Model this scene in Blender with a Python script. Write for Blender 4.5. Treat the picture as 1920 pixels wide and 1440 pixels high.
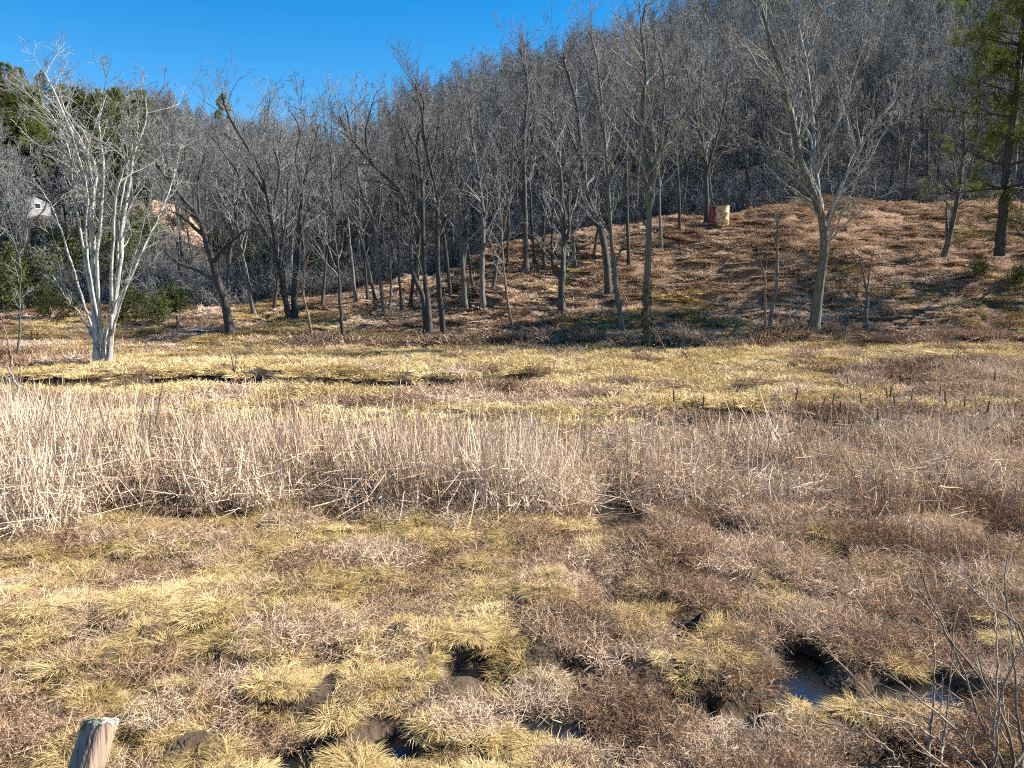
import bpy, math
import numpy as np
from mathutils import Vector

# ------------------------------------------------------------------ camera, sky, sun, exposure
for o in list(bpy.data.objects): bpy.data.objects.remove(o)
scene = bpy.context.scene
COL = scene.collection
EYE = 3.0                      # eye height above the marsh
FPX = 1478.0                   # focal length in pixels of the 1920 px wide photograph
HORIZON = 520.0                # picture row of the horizon
PITCH = math.atan((720.0 - HORIZON) / FPX)
cam_data = bpy.data.cameras.new('camera')
cam_data.sensor_width = 36.0
cam_data.lens = 36.0 * FPX / 1920.0
cam_data.clip_start = 0.1
cam_data.clip_end = 3000.0
cam = bpy.data.objects.new('camera', cam_data)
cam.location = (0, 0, EYE)
cam.rotation_euler = (math.pi / 2 - PITCH, 0, 0)
COL.objects.link(cam)
scene.camera = cam

SUN_EL = math.radians(37.0)
SUN_AZ = math.radians(9.0)     # measured from +X (right of the picture) towards +Y (away)
sun_dir = Vector((math.cos(SUN_EL) * math.cos(SUN_AZ), math.cos(SUN_EL) * math.sin(SUN_AZ), math.sin(SUN_EL)))
world = bpy.data.worlds.new('World')
scene.world = world
world.use_nodes = True
wn = world.node_tree.nodes; wl = world.node_tree.links
wn.clear()
sky = wn.new('ShaderNodeTexSky')
sky.sky_type = 'NISHITA'
sky.sun_disc = False
sky.sun_elevation = SUN_EL
sky.sun_rotation = math.pi / 2 - SUN_AZ
sky.altitude = 600
sky.air_density = 1.0
sky.dust_density = 0.2
sky.ozone_density = 2.2
hsv = wn.new('ShaderNodeHueSaturation'); hsv.inputs['Saturation'].default_value = 1.5
bg = wn.new('ShaderNodeBackground'); bg.inputs['Strength'].default_value = 0.07
wo = wn.new('ShaderNodeOutputWorld')
wl.new(sky.outputs['Color'], hsv.inputs['Color'])
wl.new(hsv.outputs['Color'], bg.inputs['Color'])
wl.new(bg.outputs['Background'], wo.inputs['Surface'])

sun_data = bpy.data.lights.new('sun', 'SUN')
sun_data.energy = 5.0
sun_data.angle = math.radians(0.5)
sun_data.color = (1.0, 0.94, 0.85)
sun = bpy.data.objects.new('sun', sun_data)
sun.rotation_euler = (-sun_dir).to_track_quat('-Z', 'Y').to_euler()
COL.objects.link(sun)

scene.view_settings.view_transform = 'Standard'
scene.view_settings.look = 'None'
scene.view_settings.gamma = 1.0
scene.view_settings.use_curve_mapping = False
scene.view_settings.exposure = 1.5
scene.cycles.max_bounces = 3
scene.cycles.diffuse_bounces = 2
scene.cycles.glossy_bounces = 2
scene.cycles.transmission_bounces = 3
scene.cycles.transparent_max_bounces = 4
scene.cycles.debug_use_spatial_splits = True
scene.cycles.filter_width = 1.1
scene.cycles.use_denoising = False
scene.cycles.use_adaptive_sampling = True
scene.cycles.adaptive_threshold = 0.03
scene.render.use_persistent_data = False

RNG = np.random.default_rng(7)

# ------------------------------------------------------------------ small numeric helpers
def _hash(ix, iy, seed):
    h = (ix.astype(np.int64) * 374761393 + iy.astype(np.int64) * 668265263 + seed * 1442695041) & 0xffffffff
    h = ((h ^ (h >> 13)) * 1274126177) & 0xffffffff
    h = (h ^ (h >> 16)) & 0xffffffff
    return h / 4294967295.0

def vnoise(x, y, seed=0):
    x = np.asarray(x, float); y = np.asarray(y, float)
    ix = np.floor(x); iy = np.floor(y)
    fx = x - ix; fy = y - iy
    ux = fx * fx * (3 - 2 * fx); uy = fy * fy * (3 - 2 * fy)
    a = _hash(ix, iy, seed); b = _hash(ix + 1, iy, seed)
    c = _hash(ix, iy + 1, seed); d = _hash(ix + 1, iy + 1, seed)
    return (a * (1 - ux) + b * ux) * (1 - uy) + (c * (1 - ux) + d * ux) * uy

def fbm(x, y, seed=0, octv=3):
    s = 0.0; a = 0.5; t = 0.0
    for k in range(octv):
        s = s + a * vnoise(x, y, seed + k * 17); t += a
        x = np.asarray(x) * 2.03 + 5.1; y = np.asarray(y) * 2.03 + 1.7; a *= 0.5
    return s / t

def sstep(a, b, x):
    t = np.clip((np.asarray(x, float) - a) / (b - a), 0, 1)
    return t * t * (3 - 2 * t)

SP, CP = math.sin(PITCH), math.cos(PITCH)
def ray(px, py):
    u = (px - 960.0) / FPX; v = (720.0 - py) / FPX
    return np.array([u, CP + v * SP, -SP + v * CP])

def at_y(px, py, Y):
    d = ray(px, py)
    k = Y / d[1]
    return np.array([0, 0, EYE]) + d * k

# ------------------------------------------------------------------ the lie of the land
SC = EYE / 4.5
COLS = {            # picture column -> (distance, picture row of the ground there)
 -500: [(45,668),(60,628),(80,585),(120,430),(140,400),(180,330),(250,232)],
    0: [(45,668),(60,628),(80,585),(120,420),(140,392),(180,330),(250,226)],
  150: [(45,668),(60,630),(80,582),(120,428),(140,396),(180,335),(250,240)],
  300: [(47,662),(62,630),(80,577),(114,436),(126,374),(170,345),(250,275)],
  450: [(50,653),(65,617),(80,577),(120,478),(170,400),(260,320)],
  640: [(50,653),(65,606),(80,552),(95,546),(120,495),(180,410),(300,330)],
  800: [(50,653),(60,620),(75,527),(86,517),(110,445),(160,345),(240,275)],
  970: [(50,650),(60,592),(75,462),(86,453),(110,385),(160,285),(220,222)],
 1150: [(50,652),(59,585),(72,434),(82,426),(110,340),(160,235),(210,180)],
 1345: [(50,652),(58,592),(72,417),(82,408),(110,300),(150,195),(200,115)],
 1500: [(50,645),(58,572),(72,392),(82,384),(110,280),(150,165),(200,60)],
 1700: [(52,640),(60,557),(75,394),(85,384),(110,280),(150,150),(200,20)],
 1920: [(52,634),(60,542),(75,394),(85,385),(110,280),(150,150),(200,-10)],
 2500: [(52,634),(60,542),(75,394),(85,385),(110,280),(150,150),(200,-10)],
}
DG = np.arange(0, 300, 0.5)
_T = []; _Z = []
for px_, prof in COLS.items():
    ds = [0, 30 * SC]; zs = [0, 0]
    for d_, y_ in prof:
        D = d_ * SC
        ds.append(D); zs.append(EYE + (HORIZON - y_) / FPX * D)
    ds += [ds[-1] + 40, ds[-1] + 160]; zs += [zs[-1] - 10, zs[-1] - 30]
    z = np.interp(DG, ds, zs)
    k = np.hanning(9); k /= k.sum()
    zp = np.pad(z, 4, mode='edge')
    z = np.convolve(zp, k, 'valid')
    _T.append((px_ - 960.0) / FPX); _Z.append(z)
_T = np.array(_T); _Z = np.array(_Z)

def base_z(x, y):
    x = np.asarray(x, float); y = np.asarray(y, float)
    t = x / np.maximum(y, 15.0)
    t = np.clip(t, _T[0], _T[-1] - 1e-6)
    j = np.clip(np.searchsorted(_T, t, side='right') - 1, 0, len(_T) - 2)
    f = (t - _T[j]) / (_T[j + 1] - _T[j]); f = f * f * (3 - 2 * f)
    di = np.clip(y, 0, DG[-1] - 1) / 0.5
    i = np.floor(di).astype(int); g = di - i
    z0 = _Z[j, i] * (1 - g) + _Z[j, i + 1] * g
    z1 = _Z[j + 1, i] * (1 - g) + _Z[j + 1, i + 1] * g
    return z0 * (1 - f) + z1 * f

def flat_hit(px, py):
    d = ray(px, py); k = EYE / -d[2]
    return d[0] * k, d[1] * k
WET = [(1320,772,.55),(1376,735,.45),(1238,806,.5),(1432,776,.4),(1600,800,.6),(1118,935,.42),(1125,970,.34),(1190,985,.3),(1345,985,.24),(1402,1003,.28),
       (1880,1000,.3),(1385,900,.4),(1540,915,.35),(1775,915,.3),(1650,870,.4),(875,1238,.2),(728,1362,.2),(1065,1340,.22),(1045,1345,.16),(1512,1212,.24),(1522,1275,.3),(1668,1282,.3),
       (1782,1290,.24),(1735,1088,.22),(1170,1085,.2),(1230,1072,.18),(1080,1245,.2),(570,1400,.2),(450,1355,.13),(246,1390,.13),(1335,1095,.2),(1870,1125,.25),(1380,1155,.2),
       (960,1180,.13),(800,1120,.13),(620,1240,.14),(340,1200,.12),(1270,1180,.16),(1440,1330,.16),(1600,1150,.17),(1560,1060,.2),(1300,1300,.14),(930,1390,.14),(1180,1400,.15),(1480,1110,.16),(1820,1180,.17),(700,1180,.12),(210,960,.35),(180,920,.3),(640,925,.3),(900,910,.3),(1700,1395,.2),(1640,1415,.2)]
WETP = [(flat_hit(a, b), r) for a, b, r in WET]

def ditch(x, y):
    yc = 22.3 + 0.5 * np.sin(x * 0.55) + 0.35 * np.sin(x * 1.3 + 1)
    w = np.exp(-((y - yc) / 0.55) ** 2)
    along = sstep(-16.5, -14.0, x) * (1 - sstep(-1.5, 1.5, x)) * (0.55 + 0.45 * np.sin(x * 1.7) * np.sin(x * .6 + 2))
    w2 = np.exp(-((y - 25.2 - .25 * np.sin(x)) / 0.5) ** 2) * (1 - sstep(-14.0, -12.0, x))
    return np.clip(w * along * 1.1 + w2, 0, 1)

def wetness(x, y):
    w = np.zeros(np.shape(x))
    for (cx, cy), r in WETP:
        rr = r * 1.2
        q = ((x - cx) / rr) ** 2 + ((y - cy) / (rr * 1.1)) ** 2
        w = np.maximum(w, np.exp(-q * 1.2))
    return w

def terrain(x, y, fine=True):
    x = np.asarray(x, float); y = np.asarray(y, float)
    z = base_z(x, y)
    bank = sstep(4.3, 0.6, y)
    z = z + bank * 1.42
    m = sstep(3.0, 6.0, y) * (1 - sstep(40, 60, y))
    z = z + m * ((fbm(x * .55, y * .8, 3) - .5) * .26 + (fbm(x * 3.0, y * 3.2, 11, 2) - .46) * .32 * (1 - .5 * sstep(14, 20, y)))
    h = sstep(32, 38, y)
    z = z + h * ((fbm(x * .32, y * .32, 23) - .5) * 1.1 + (fbm(x * 1.2, y * 1.2, 29, 2) - .5) * .22)
    z = z - ditch(x, y) * 0.75
    yc = 22.3 + 0.5 * np.sin(x * 0.55) + 0.35 * np.sin(x * 1.3 + 1)
    z = z + .2 * sstep(.1, .7, y - yc) * (1 - sstep(3, 7, y - yc)) * sstep(-17, -15, x) * (1 - sstep(0, 3, x))      # the far lip of the ditch
    z = z - .04 * sstep(0, 3, x - .05 * y) * sstep(4.5, 6, y) * (1 - sstep(15, 19, y))
    z = z - wetness(x, y) * 0.27
    return z

def ground_hit(px, py):
    d = ray(px, py)
    k = np.concatenate([np.arange(3, 60, .1), np.arange(60, 260, .4)])
    P = d[None, :] * k[:, None]
    zt = terrain(P[:, 0], P[:, 1])
    below = np.nonzero(EYE + P[:, 2] < zt)[0]
    i = below[0] if len(below) else len(k) - 1
    x, y = P[i, 0], P[i, 1]
    return np.array([x, y, float(terrain(x, y))])

# ------------------------------------------------------------------ mesh helpers
def link(o, parent=None):
    COL.objects.link(o)
    if parent is not None: o.parent = parent
    return o

def tag(o, label=None, cat=None, group=None, kind=None):
    if label: o['label'] = label
    if cat: o['category'] = cat
    if group: o['group'] = group
    if kind: o['kind'] = kind
    return o

def mesh_from(name, V, Q, mat=None, smooth=True):
    """V (n,3), Q (m,4) or list of arrays with 3/4 columns"""
    me = bpy.data.meshes.new(name)
    Qs = Q if isinstance(Q, list) else [Q]
    Qs = [q for q in Qs if len(q)]
    V = np.ascontiguousarray(V, dtype=np.float32)
    me.vertices.add(len(V)); me.vertices.foreach_set('co', V.ravel())
    idx = np.concatenate([q.ravel() for q in Qs]).astype(np.int32)
    tot = np.concatenate([np.full(len(q), q.shape[1]) for q in Qs]).astype(np.int32)
    start = np.concatenate([[0], np.cumsum(tot)[:-1]]).astype(np.int32)
    me.loops.add(len(idx)); me.loops.foreach_set('vertex_index', idx)
    me.polygons.add(len(tot))
    me.polygons.foreach_set('loop_start', start)
    me.polygons.foreach_set('loop_total', tot)
    me.polygons.foreach_set('use_smooth', np.full(len(tot), smooth))
    if mat is not None: me.materials.append(mat)
    me.update(calc_edges=True)
    return me

class Soup:
    def __init__(s): s.V = []; s.Q = []; s.T = []; s.n = 0
    def add(s, V, Q=None, T=None):
        if Q is not None and len(Q): s.Q.append(np.asarray(Q) + s.n)
        if T is not None and len(T): s.T.append(np.asarray(T) + s.n)
        s.V.append(np.asarray(V, float)); s.n += len(V)
    def tubes(s, PT, RD, S):
        N, P, _ = PT.shape
        if N == 0: return
        tan = np.gradient(PT, axis=1)
        tan /= np.linalg.norm(tan, axis=2, keepdims=True) + 1e-9
        mean = PT[:, -1] - PT[:, 0]
        mean /= np.linalg.norm(mean, axis=1, keepdims=True) + 1e-9
        ref = np.where(np.abs(mean[:, 2:3]) > .8, np.array([[1., 0, 0]]), np.array([[0, 0, 1.]]))[:, None, :]
        u = np.cross(tan, np.broadcast_to(ref, tan.shape)); u /= np.linalg.norm(u, axis=2, keepdims=True) + 1e-9
        v = np.cross(tan, u)
        a = np.arange(S) * 2 * np.pi / S
        ring = u[:, :, None, :] * np.cos(a)[None, None, :, None] + v[:, :, None, :] * np.sin(a)[None, None, :, None]
        V = PT[:, :, None, :] + ring * RD[:, :, None, None]
        n_, p_, k_ = np.meshgrid(np.arange(N), np.arange(P - 1), np.arange(S), indexing='ij')
        i0 = (n_ * P + p_) * S + k_; i1 = (n_ * P + p_) * S + (k_ + 1) % S
        Q = np.stack([i0, i1, i1 + S, i0 + S], -1).reshape(-1, 4)
        s.add(V.reshape(-1, 3), Q)
    def ribbons(s, PT, W, side):
        N, P, _ = PT.shape
        L = PT + side[:, None, :] * W[:, :, None] * .5
        R = PT - side[:, None, :] * W[:, :, None] * .5
        V = np.stack([L, R], 2).reshape(-1, 3)
        n_, p_ = np.meshgrid(np.arange(N), np.arange(P - 1), indexing='ij')
        i = (n_ * P + p_) * 2
        s.add(V, np.stack([i, i + 1, i + 3, i + 2], -1).reshape(-1, 4))
    def box(s, c, size, rz=0.0, M=None):
        h = np.array(size) / 2
        v = np.array([[x, y, z] for x in (-1, 1) for y in (-1, 1) for z in (-1, 1)]) * h
        ca, sa = math.cos(rz), math.sin(rz)
        v = np.stack([v[:, 0] * ca - v[:, 1] * sa, v[:, 0] * sa + v[:, 1] * ca, v[:, 2]], 1) + np.array(c)
        q = [[0, 1, 3, 2], [4, 6, 7, 5], [0, 4, 5, 1], [2, 3, 7, 6], [0, 2, 6, 4], [1, 5, 7, 3]]
        s.add(v, np.array(q))
    def mesh(s, name, mat=None, smooth=True):
        Q = [np.concatenate(s.Q)] if s.Q else []
        if s.T: Q.append(np.concatenate(s.T))
        return mesh_from(name, np.concatenate(s.V), Q, mat, smooth)

def obj(name, me, parent=None, loc=None):
    o = bpy.data.objects.new(name, me)
    if loc is not None: o.location = loc
    return link(o, parent)

def empty(name, loc=(0, 0, 0)):
    o = bpy.data.objects.new(name, None)
    o.location = loc; o.empty_display_size = .3
    return link(o)

# ------------------------------------------------------------------ materials
def new_mat(name):
    m = bpy.data.materials.new(name); m.use_nodes = True
    n = m.node_tree.nodes; n.clear()
    return m, n, m.node_tree.links

def ramp(n, stops):
    r = n.new('ShaderNodeValToRGB')
    e = r.color_ramp.elements
    while len(e) < len(stops): e.new(0.5)
    for k, (p, c) in enumerate(stops):
        e[k].position = p; e[k].color = (*c, 1)
    return r

def bark_mat(name, stops, scale=(14, 14, 2.2), rough=.9, bump=.5, tint_obj=.25, moss=None):
    m, n, l = new_mat(name)
    tc = n.new('ShaderNodeTexCoord'); mp = n.new('ShaderNodeMapping'); mp.inputs['Scale'].default_value = scale
    nz = n.new('ShaderNodeTexNoise'); nz.inputs['Scale'].default_value = 1.0; nz.inputs['Detail'].default_value = 5
    nz.inputs['Roughness'].default_value = .65
    l.new(tc.outputs['Object'], mp.inputs['Vector']); l.new(mp.outputs['Vector'], nz.inputs['Vector'])
    r = ramp(n, stops); l.new(nz.outputs['Fac'], r.inputs['Fac'])
    oi = n.new('ShaderNodeObjectInfo')
    mr = n.new('ShaderNodeMapRange'); mr.inputs['To Min'].default_value = 1 - tint_obj; mr.inputs['To Max'].default_value = 1 + tint_obj
    l.new(oi.outputs['Random'], mr.inputs['Value'])
    mul = n.new('ShaderNodeVectorMath'); mul.operation = 'SCALE'
    l.new(r.outputs['Color'], mul.inputs[0]); l.new(mr.outputs['Result'], mul.inputs['Scale'])
    colour = mul.outputs['Vector']
    if moss:
        n2 = n.new('ShaderNodeTexNoise'); n2.inputs['Scale'].default_value = 3.0; n2.inputs['Detail'].default_value = 4
        l.new(tc.outputs['Object'], n2.inputs['Vector'])
        r2 = ramp(n, [(.5, (0, 0, 0)), (.66, (1, 1, 1))]); l.new(n2.outputs['Fac'], r2.inputs['Fac'])
        mx = n.new('ShaderNodeMix'); mx.data_type = 'RGBA'
        l.new(r2.outputs['Color'], mx.inputs['Factor']); l.new(colour, mx.inputs[6]); mx.inputs[7].default_value = (*moss, 1)
        colour = mx.outputs[2]
    b = n.new('ShaderNodeBsdfPrincipled'); b.inputs['Roughness'].default_value = rough
    b.inputs['Specular IOR Level'].default_value = .2
    l.new(colour, b.inputs['Base Color'])
    bp = n.new('ShaderNodeBump'); bp.inputs['Strength'].default_value = bump; bp.inputs['Distance'].default_value = .03
    l.new(nz.outputs['Fac'], bp.inputs['Height']); l.new(bp.outputs['Normal'], b.inputs['Normal'])
    o = n.new('ShaderNodeOutputMaterial'); l.new(b.outputs['BSDF'], o.inputs['Surface'])
    return m

def blade_mat(name, stops, trans=.25, inst=True):
    """stops over a per-clump random 'tint' (0..1) plus fine variation along the blades"""
    m, n, l = new_mat(name)
    tc = n.new('ShaderNodeTexCoord')
    nz = n.new('ShaderNodeTexNoise'); nz.inputs['Scale'].default_value = 22.0; nz.inputs['Detail'].default_value = 2
    l.new(tc.outputs['Object'], nz.inputs['Vector'])
    if inst:
        at = n.new('ShaderNodeAttribute'); at.attribute_type = 'INSTANCER'; at.attribute_name = 'tint'
        src = at.outputs['Fac']
    else:
        oi = n.new('ShaderNodeObjectInfo'); src = oi.outputs['Random']
    ma = n.new('ShaderNodeMath'); ma.operation = 'MULTIPLY_ADD'; ma.inputs[1].default_value = 1.1; ma.inputs[2].default_value = -.55
    l.new(nz.outputs['Fac'], ma.inputs[0])
    ad = n.new('ShaderNodeMath'); ad.operation = 'ADD'; ad.use_clamp = True
    l.new(ma.outputs[0], ad.inputs[0]); l.new(src, ad.inputs[1])
    r = ramp(n, stops); l.new(ad.outputs[0], r.inputs['Fac'])
    d = n.new('ShaderNodeBsdfDiffuse'); t = n.new('ShaderNodeBsdfTranslucent')
    l.new(r.outputs['Color'], d.inputs['Color']); l.new(r.outputs['Color'], t.inputs['Color'])
    mx = n.new('ShaderNodeMixShader'); mx.inputs[0].default_value = trans
    l.new(d.outputs[0], mx.inputs[1]); l.new(t.outputs[0], mx.inputs[2])
    o = n.new('ShaderNodeOutputMaterial'); l.new(mx.outputs[0], o.inputs['Surface'])
    return m

def plain_mat(name, col, rough=.7, var=.25, scale=6.0, metal=0.0, bump=.2):
    m, n, l = new_mat(name)
    tc = n.new('ShaderNodeTexCoord')
    nz = n.new('ShaderNodeTexNoise'); nz.inputs['Scale'].default_value = scale; nz.inputs['Detail'].default_value = 5
    l.new(tc.outputs['Object'], nz.inputs['Vector'])
    lo = tuple(c * (1 - var) for c in col); hi = tuple(min(1, c * (1 + var)) for c in col)
    r = ramp(n, [(.3, lo), (.7, hi)]); l.new(nz.outputs['Fac'], r.inputs['Fac'])
    b = n.new('ShaderNodeBsdfPrincipled'); b.inputs['Roughness'].default_value = rough; b.inputs['Metallic'].default_value = metal
    l.new(r.outputs['Color'], b.inputs['Base Color'])
    bp = n.new('ShaderNodeBump'); bp.inputs['Strength'].default_value = bump; bp.inputs['Distance'].default_value = .02
    l.new(nz.outputs['Fac'], bp.inputs['Height']); l.new(bp.outputs['Normal'], b.inputs['Normal'])
    o = n.new('ShaderNodeOutputMaterial'); l.new(b.outputs['BSDF'], o.inputs['Surface'])
    return m

M_PALE = bark_mat('pale_bark', [(.32, (.06, .056, .05)), (.46, (.2, .19, .17)), (.56, (.33, .315, .285)), (.72, (.42, .4, .365))], scale=(9, 9, 2.6), tint_obj=.08)
M_WHITE = bark_mat('white_bark', [(.3, (.09, .085, .075)), (.44, (.27, .26, .235)), (.56, (.44, .425, .39)), (.72, (.55, .53, .49))], scale=(9, 9, 2.6), tint_obj=.05)
M_GREY = bark_mat('grey_bark', [(.3, (.045, .042, .037)), (.7, (.18, .168, .15))], tint_obj=.35)
M_DARK = bark_mat('dark_bark', [(.3, (.024, .022, .02)), (.7, (.1, .092, .083))], tint_obj=.2)
M_MOSS_SHADE = bark_mat('lichen_shade_bark', [(.3, (.05, .046, .04)), (.7, (.18, .166, .145))], tint_obj=.1, moss=(.1, .12, .06))  # lichen bark, also used as painted shade on the big pale tree's trunk
M_TWIG = bark_mat('twig_bark', [(.3, (.09, .088, .085)), (.7, (.25, .245, .236))], scale=(3, 3, 3), bump=.1, tint_obj=.45)
M_TWIG_P = bark_mat('pale_twig_bark', [(.3, (.14, .13, .115)), (.7, (.33, .31, .272))], scale=(3, 3, 3), bump=.1, tint_obj=.1)
M_TWIG_R = bark_mat('red_brown_twig', [(.3, (.09, .05, .035)), (.7, (.34, .22, .15))], scale=(9, 9, 9), bump=.1, tint_obj=.2)
M_PINEB = bark_mat('pine_bark', [(.3, (.03, .026, .022)), (.7, (.12, .1, .085))], scale=(18, 18, 4), bump=.9)

# ------------------------------------------------------------------ ground sheet
def ground_material():
    m, n, l = new_mat('ground_soil')
    tc = n.new('ShaderNodeTexCoord')
    def noise(s, d=5):
        z = n.new('ShaderNodeTexNoise'); z.inputs['Scale'].default_value = s; z.inputs['Detail'].default_value = d
        z.inputs['Roughness'].default_value = .65
        l.new(tc.outputs['Object'], z.inputs['Vector']); return z
    na = noise(3.0); nb = noise(.9); nc = noise(9.0, 3)
    field = ramp(n, [(.3, (.035, .023, .015)), (.55, (.085, .06, .04)), (.75, (.16, .115, .075))]); l.new(na.outputs['Fac'], field.inputs['Fac'])
    knoll = ramp(n, [(.3, (.1, .058, .036)), (.55, (.22, .135, .085)), (.75, (.34, .23, .15))]); l.new(na.outputs['Fac'], knoll.inputs['Fac'])
    litter = ramp(n, [(.35, (.035, .03, .026)), (.6, (.085, .07, .06)), (.75, (.16, .14, .12))]); l.new(nc.outputs['Fac'], litter.inputs['Fac'])
    a1 = n.new('ShaderNodeAttribute'); a1.attribute_name = 'knoll'
    a2 = n.new('ShaderNodeAttribute'); a2.attribute_name = 'wood'
    x1 = n.new('ShaderNodeMix'); x1.data_type = 'RGBA'; x2 = n.new('ShaderNodeMix'); x2.data_type = 'RGBA'
    l.new(a1.outputs['Fac'], x1.inputs['Factor']); l.new(field.outputs['Color'], x1.inputs[6]); l.new(knoll.outputs['Color'], x1.inputs[7])
    l.new(a2.outputs['Fac'], x2.inputs['Factor']); l.new(x1.outputs[2], x2.inputs[6]); l.new(litter.outputs['Color'], x2.inputs[7])
    b = n.new('ShaderNodeBsdfPrincipled'); b.inputs['Roughness'].default_value = .95; b.inputs['Specular IOR Level'].default_value = .1
    l.new(x2.outputs[2], b.inputs['Base Color'])
    bp = n.new('ShaderNodeBump'); bp.inputs['Strength'].default_value = .8; bp.inputs['Distance'].default_value = .08
    l.new(nc.outputs['Fac'], bp.inputs['Height']); l.new(bp.outputs['Normal'], b.inputs['Normal'])
    o = n.new('ShaderNodeOutputMaterial'); l.new(b.outputs['BSDF'], o.inputs['Surface'])
    return m

CREST_PX = [-500, 0, 300, 640, 800, 970, 1150, 1345, 1500, 1920, 2500]
CREST_D = [x * SC for x in (82, 82, 80, 82, 84, 84, 80, 80, 80, 84, 84)]
def wood_mask(x, y):
    px = 960 + FPX * np.asarray(x) / np.maximum(y, 15.)
    c = np.interp(px, CREST_PX, CREST_D)
    return sstep(-2.0, 1.5, y - c + (fbm(np.asarray(x) * .25, np.asarray(y) * .25, 51) - .5) * 5)

def build_ground():
    d = np.concatenate([np.arange(-12, 4, .8), np.arange(4, 20, .11), np.arange(20, 40, .25), np.arange(40, 70, .6), np.arange(70, 200, 2.5), [215, 240, 300, 500, 900]])
    s = np.linspace(-1.05, 1.05, 300)
    D, S = np.meshgrid(d, s, indexing='ij')
    X = S * (np.maximum(D, -6) + 14) * .92; Y = D
    Z = terrain(X, Y)
    V = np.stack([X, Y, Z], -1).reshape(-1, 3)
    R, C = D.shape
    i = (np.arange(R - 1)[:, None] * C + np.arange(C - 1)[None, :]).ravel()
    Q = np.stack([i, i + 1, i + C + 1, i + C], 1)
    me = mesh_from('ground', V, Q, ground_material())
    kn = sstep(31, 36, Y) * (.35 + .65 * sstep(-8, 0, X)); wd = wood_mask(X, Y)
    for nm, a in (('knoll', kn), ('wood', wd)):
        at = me.attributes.new(nm, 'FLOAT', 'POINT'); at.data.foreach_set('value', a.ravel().astype(np.float32))
    tag(obj('ground', me), kind='structure')
build_ground()

def build_water():
    m, n, l = new_mat('marsh_water')
    b = n.new('ShaderNodeBsdfPrincipled'); b.inputs['Base Color'].default_value = (.012, .013, .012, 1); b.inputs['Roughness'].default_value = .06
    nz = n.new('ShaderNodeTexNoise'); nz.inputs['Scale'].default_value = 7
    bp = n.new('ShaderNodeBump'); bp.inputs['Strength'].default_value = .12; bp.inputs['Distance'].default_value = .02
    l.new(nz.outputs['Fac'], bp.inputs['Height']); l.new(bp.outputs['Normal'], b.inputs['Normal'])
    o = n.new('ShaderNodeOutputMaterial'); l.new(b.outputs['BSDF'], o.inputs['Surface'])
    V = np.array([[-22, 4.6, -.135], [22, 4.6, -.135], [22, 29, -.135], [-22, 29, -.135]])
    tag(obj('marsh_water', mesh_from('marsh_water', V, np.array([[0, 1, 2, 3]]), m)), kind='structure')
build_water()

# ------------------------------------------------------------------ branching
def unit(v): return v / (np.linalg.norm(v, axis=-1, keepdims=True) + 1e-9)

def polyline(p, d, L, npts, wob, up, rng):
    N = len(p)
    PT = np.empty((N, npts, 3)); PT[:, 0] = p
    step = (L / (npts - 1))[:, None]
    for k in range(1, npts):
        d = unit(d + rng.normal(0, wob, (N, 3)) + np.array([0, 0, up]))
        PT[:, k] = PT[:, k - 1] + d * step
    return PT

def spawn(PT, RD, n, t0, t1, ratio, ang, up0, up, wob, npts, rng, rfrac=.6, rmin=.004, rmax=9., length=None, taper=.25, droop=.35):
    N, P, _ = PT.shape
    L = np.linalg.norm(np.diff(PT, axis=1), axis=2).sum(1)
    if np.isscalar(n): n = np.full(N, n)
    idx = np.repeat(np.arange(N), n)
    M = len(idx)
    if M == 0: return np.empty((0, npts, 3)), np.empty((0, npts))
    k = np.concatenate([np.arange(c) for c in n]) if M else np.array([])
    t = t0 + (t1 - t0) * (k + rng.random(M)) / np.repeat(n, n)
    f = t * (P - 1); i = np.minimum(f.astype(int), P - 2); g = (f - i)[:, None]
    a = PT[idx, i]; b = PT[idx, i + 1]
    pos = a * (1 - g) + b * g; T = unit(b - a)
    r = RD[idx, i] * (1 - g[:, 0]) + RD[idx, i + 1] * g[:, 0]
    perp = unit(np.cross(T, rng.normal(0, 1, (M, 3))))
    an = np.radians(rng.normal(ang, ang * .25, M))[:, None]
    d = unit(T * np.cos(an) + perp * np.sin(an) + np.array([0, 0, up0]))
    base = L[idx] if length is None else np.full(M, length)
    ln = base * ratio * (1 - droop * t) * rng.uniform(.65, 1.3, M)
    r0 = np.clip(r * rfrac * rng.uniform(.7, 1.1, M), rmin, rmax)
    C = polyline(pos, d, ln, npts, wob, up, rng)
    R = np.maximum(r0[:, None] * np.linspace(1, taper, npts)[None, :], rmin * .7)
    return C, R

def smooth_line(P, n):
    P = np.asarray(P, float)
    if len(P) == 2: P = np.stack([P[0], (P[0] + P[1]) / 2, P[1]])
    Q = np.vstack([2 * P[0] - P[1], P, 2 * P[-1] - P[-2]])
    s = np.linspace(0, len(P) - 1 - 1e-6, n); i = s.astype(int); f = (s - i)[:, None]
    a, b, c, d = Q[i], Q[i + 1], Q[i + 2], Q[i + 3]
    return .5 * (2 * b + (c - a) * f + (2 * a - 5 * b + 4 * c - d) * f ** 2 + (3 * b - a - 3 * c + d) * f ** 3)

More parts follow.
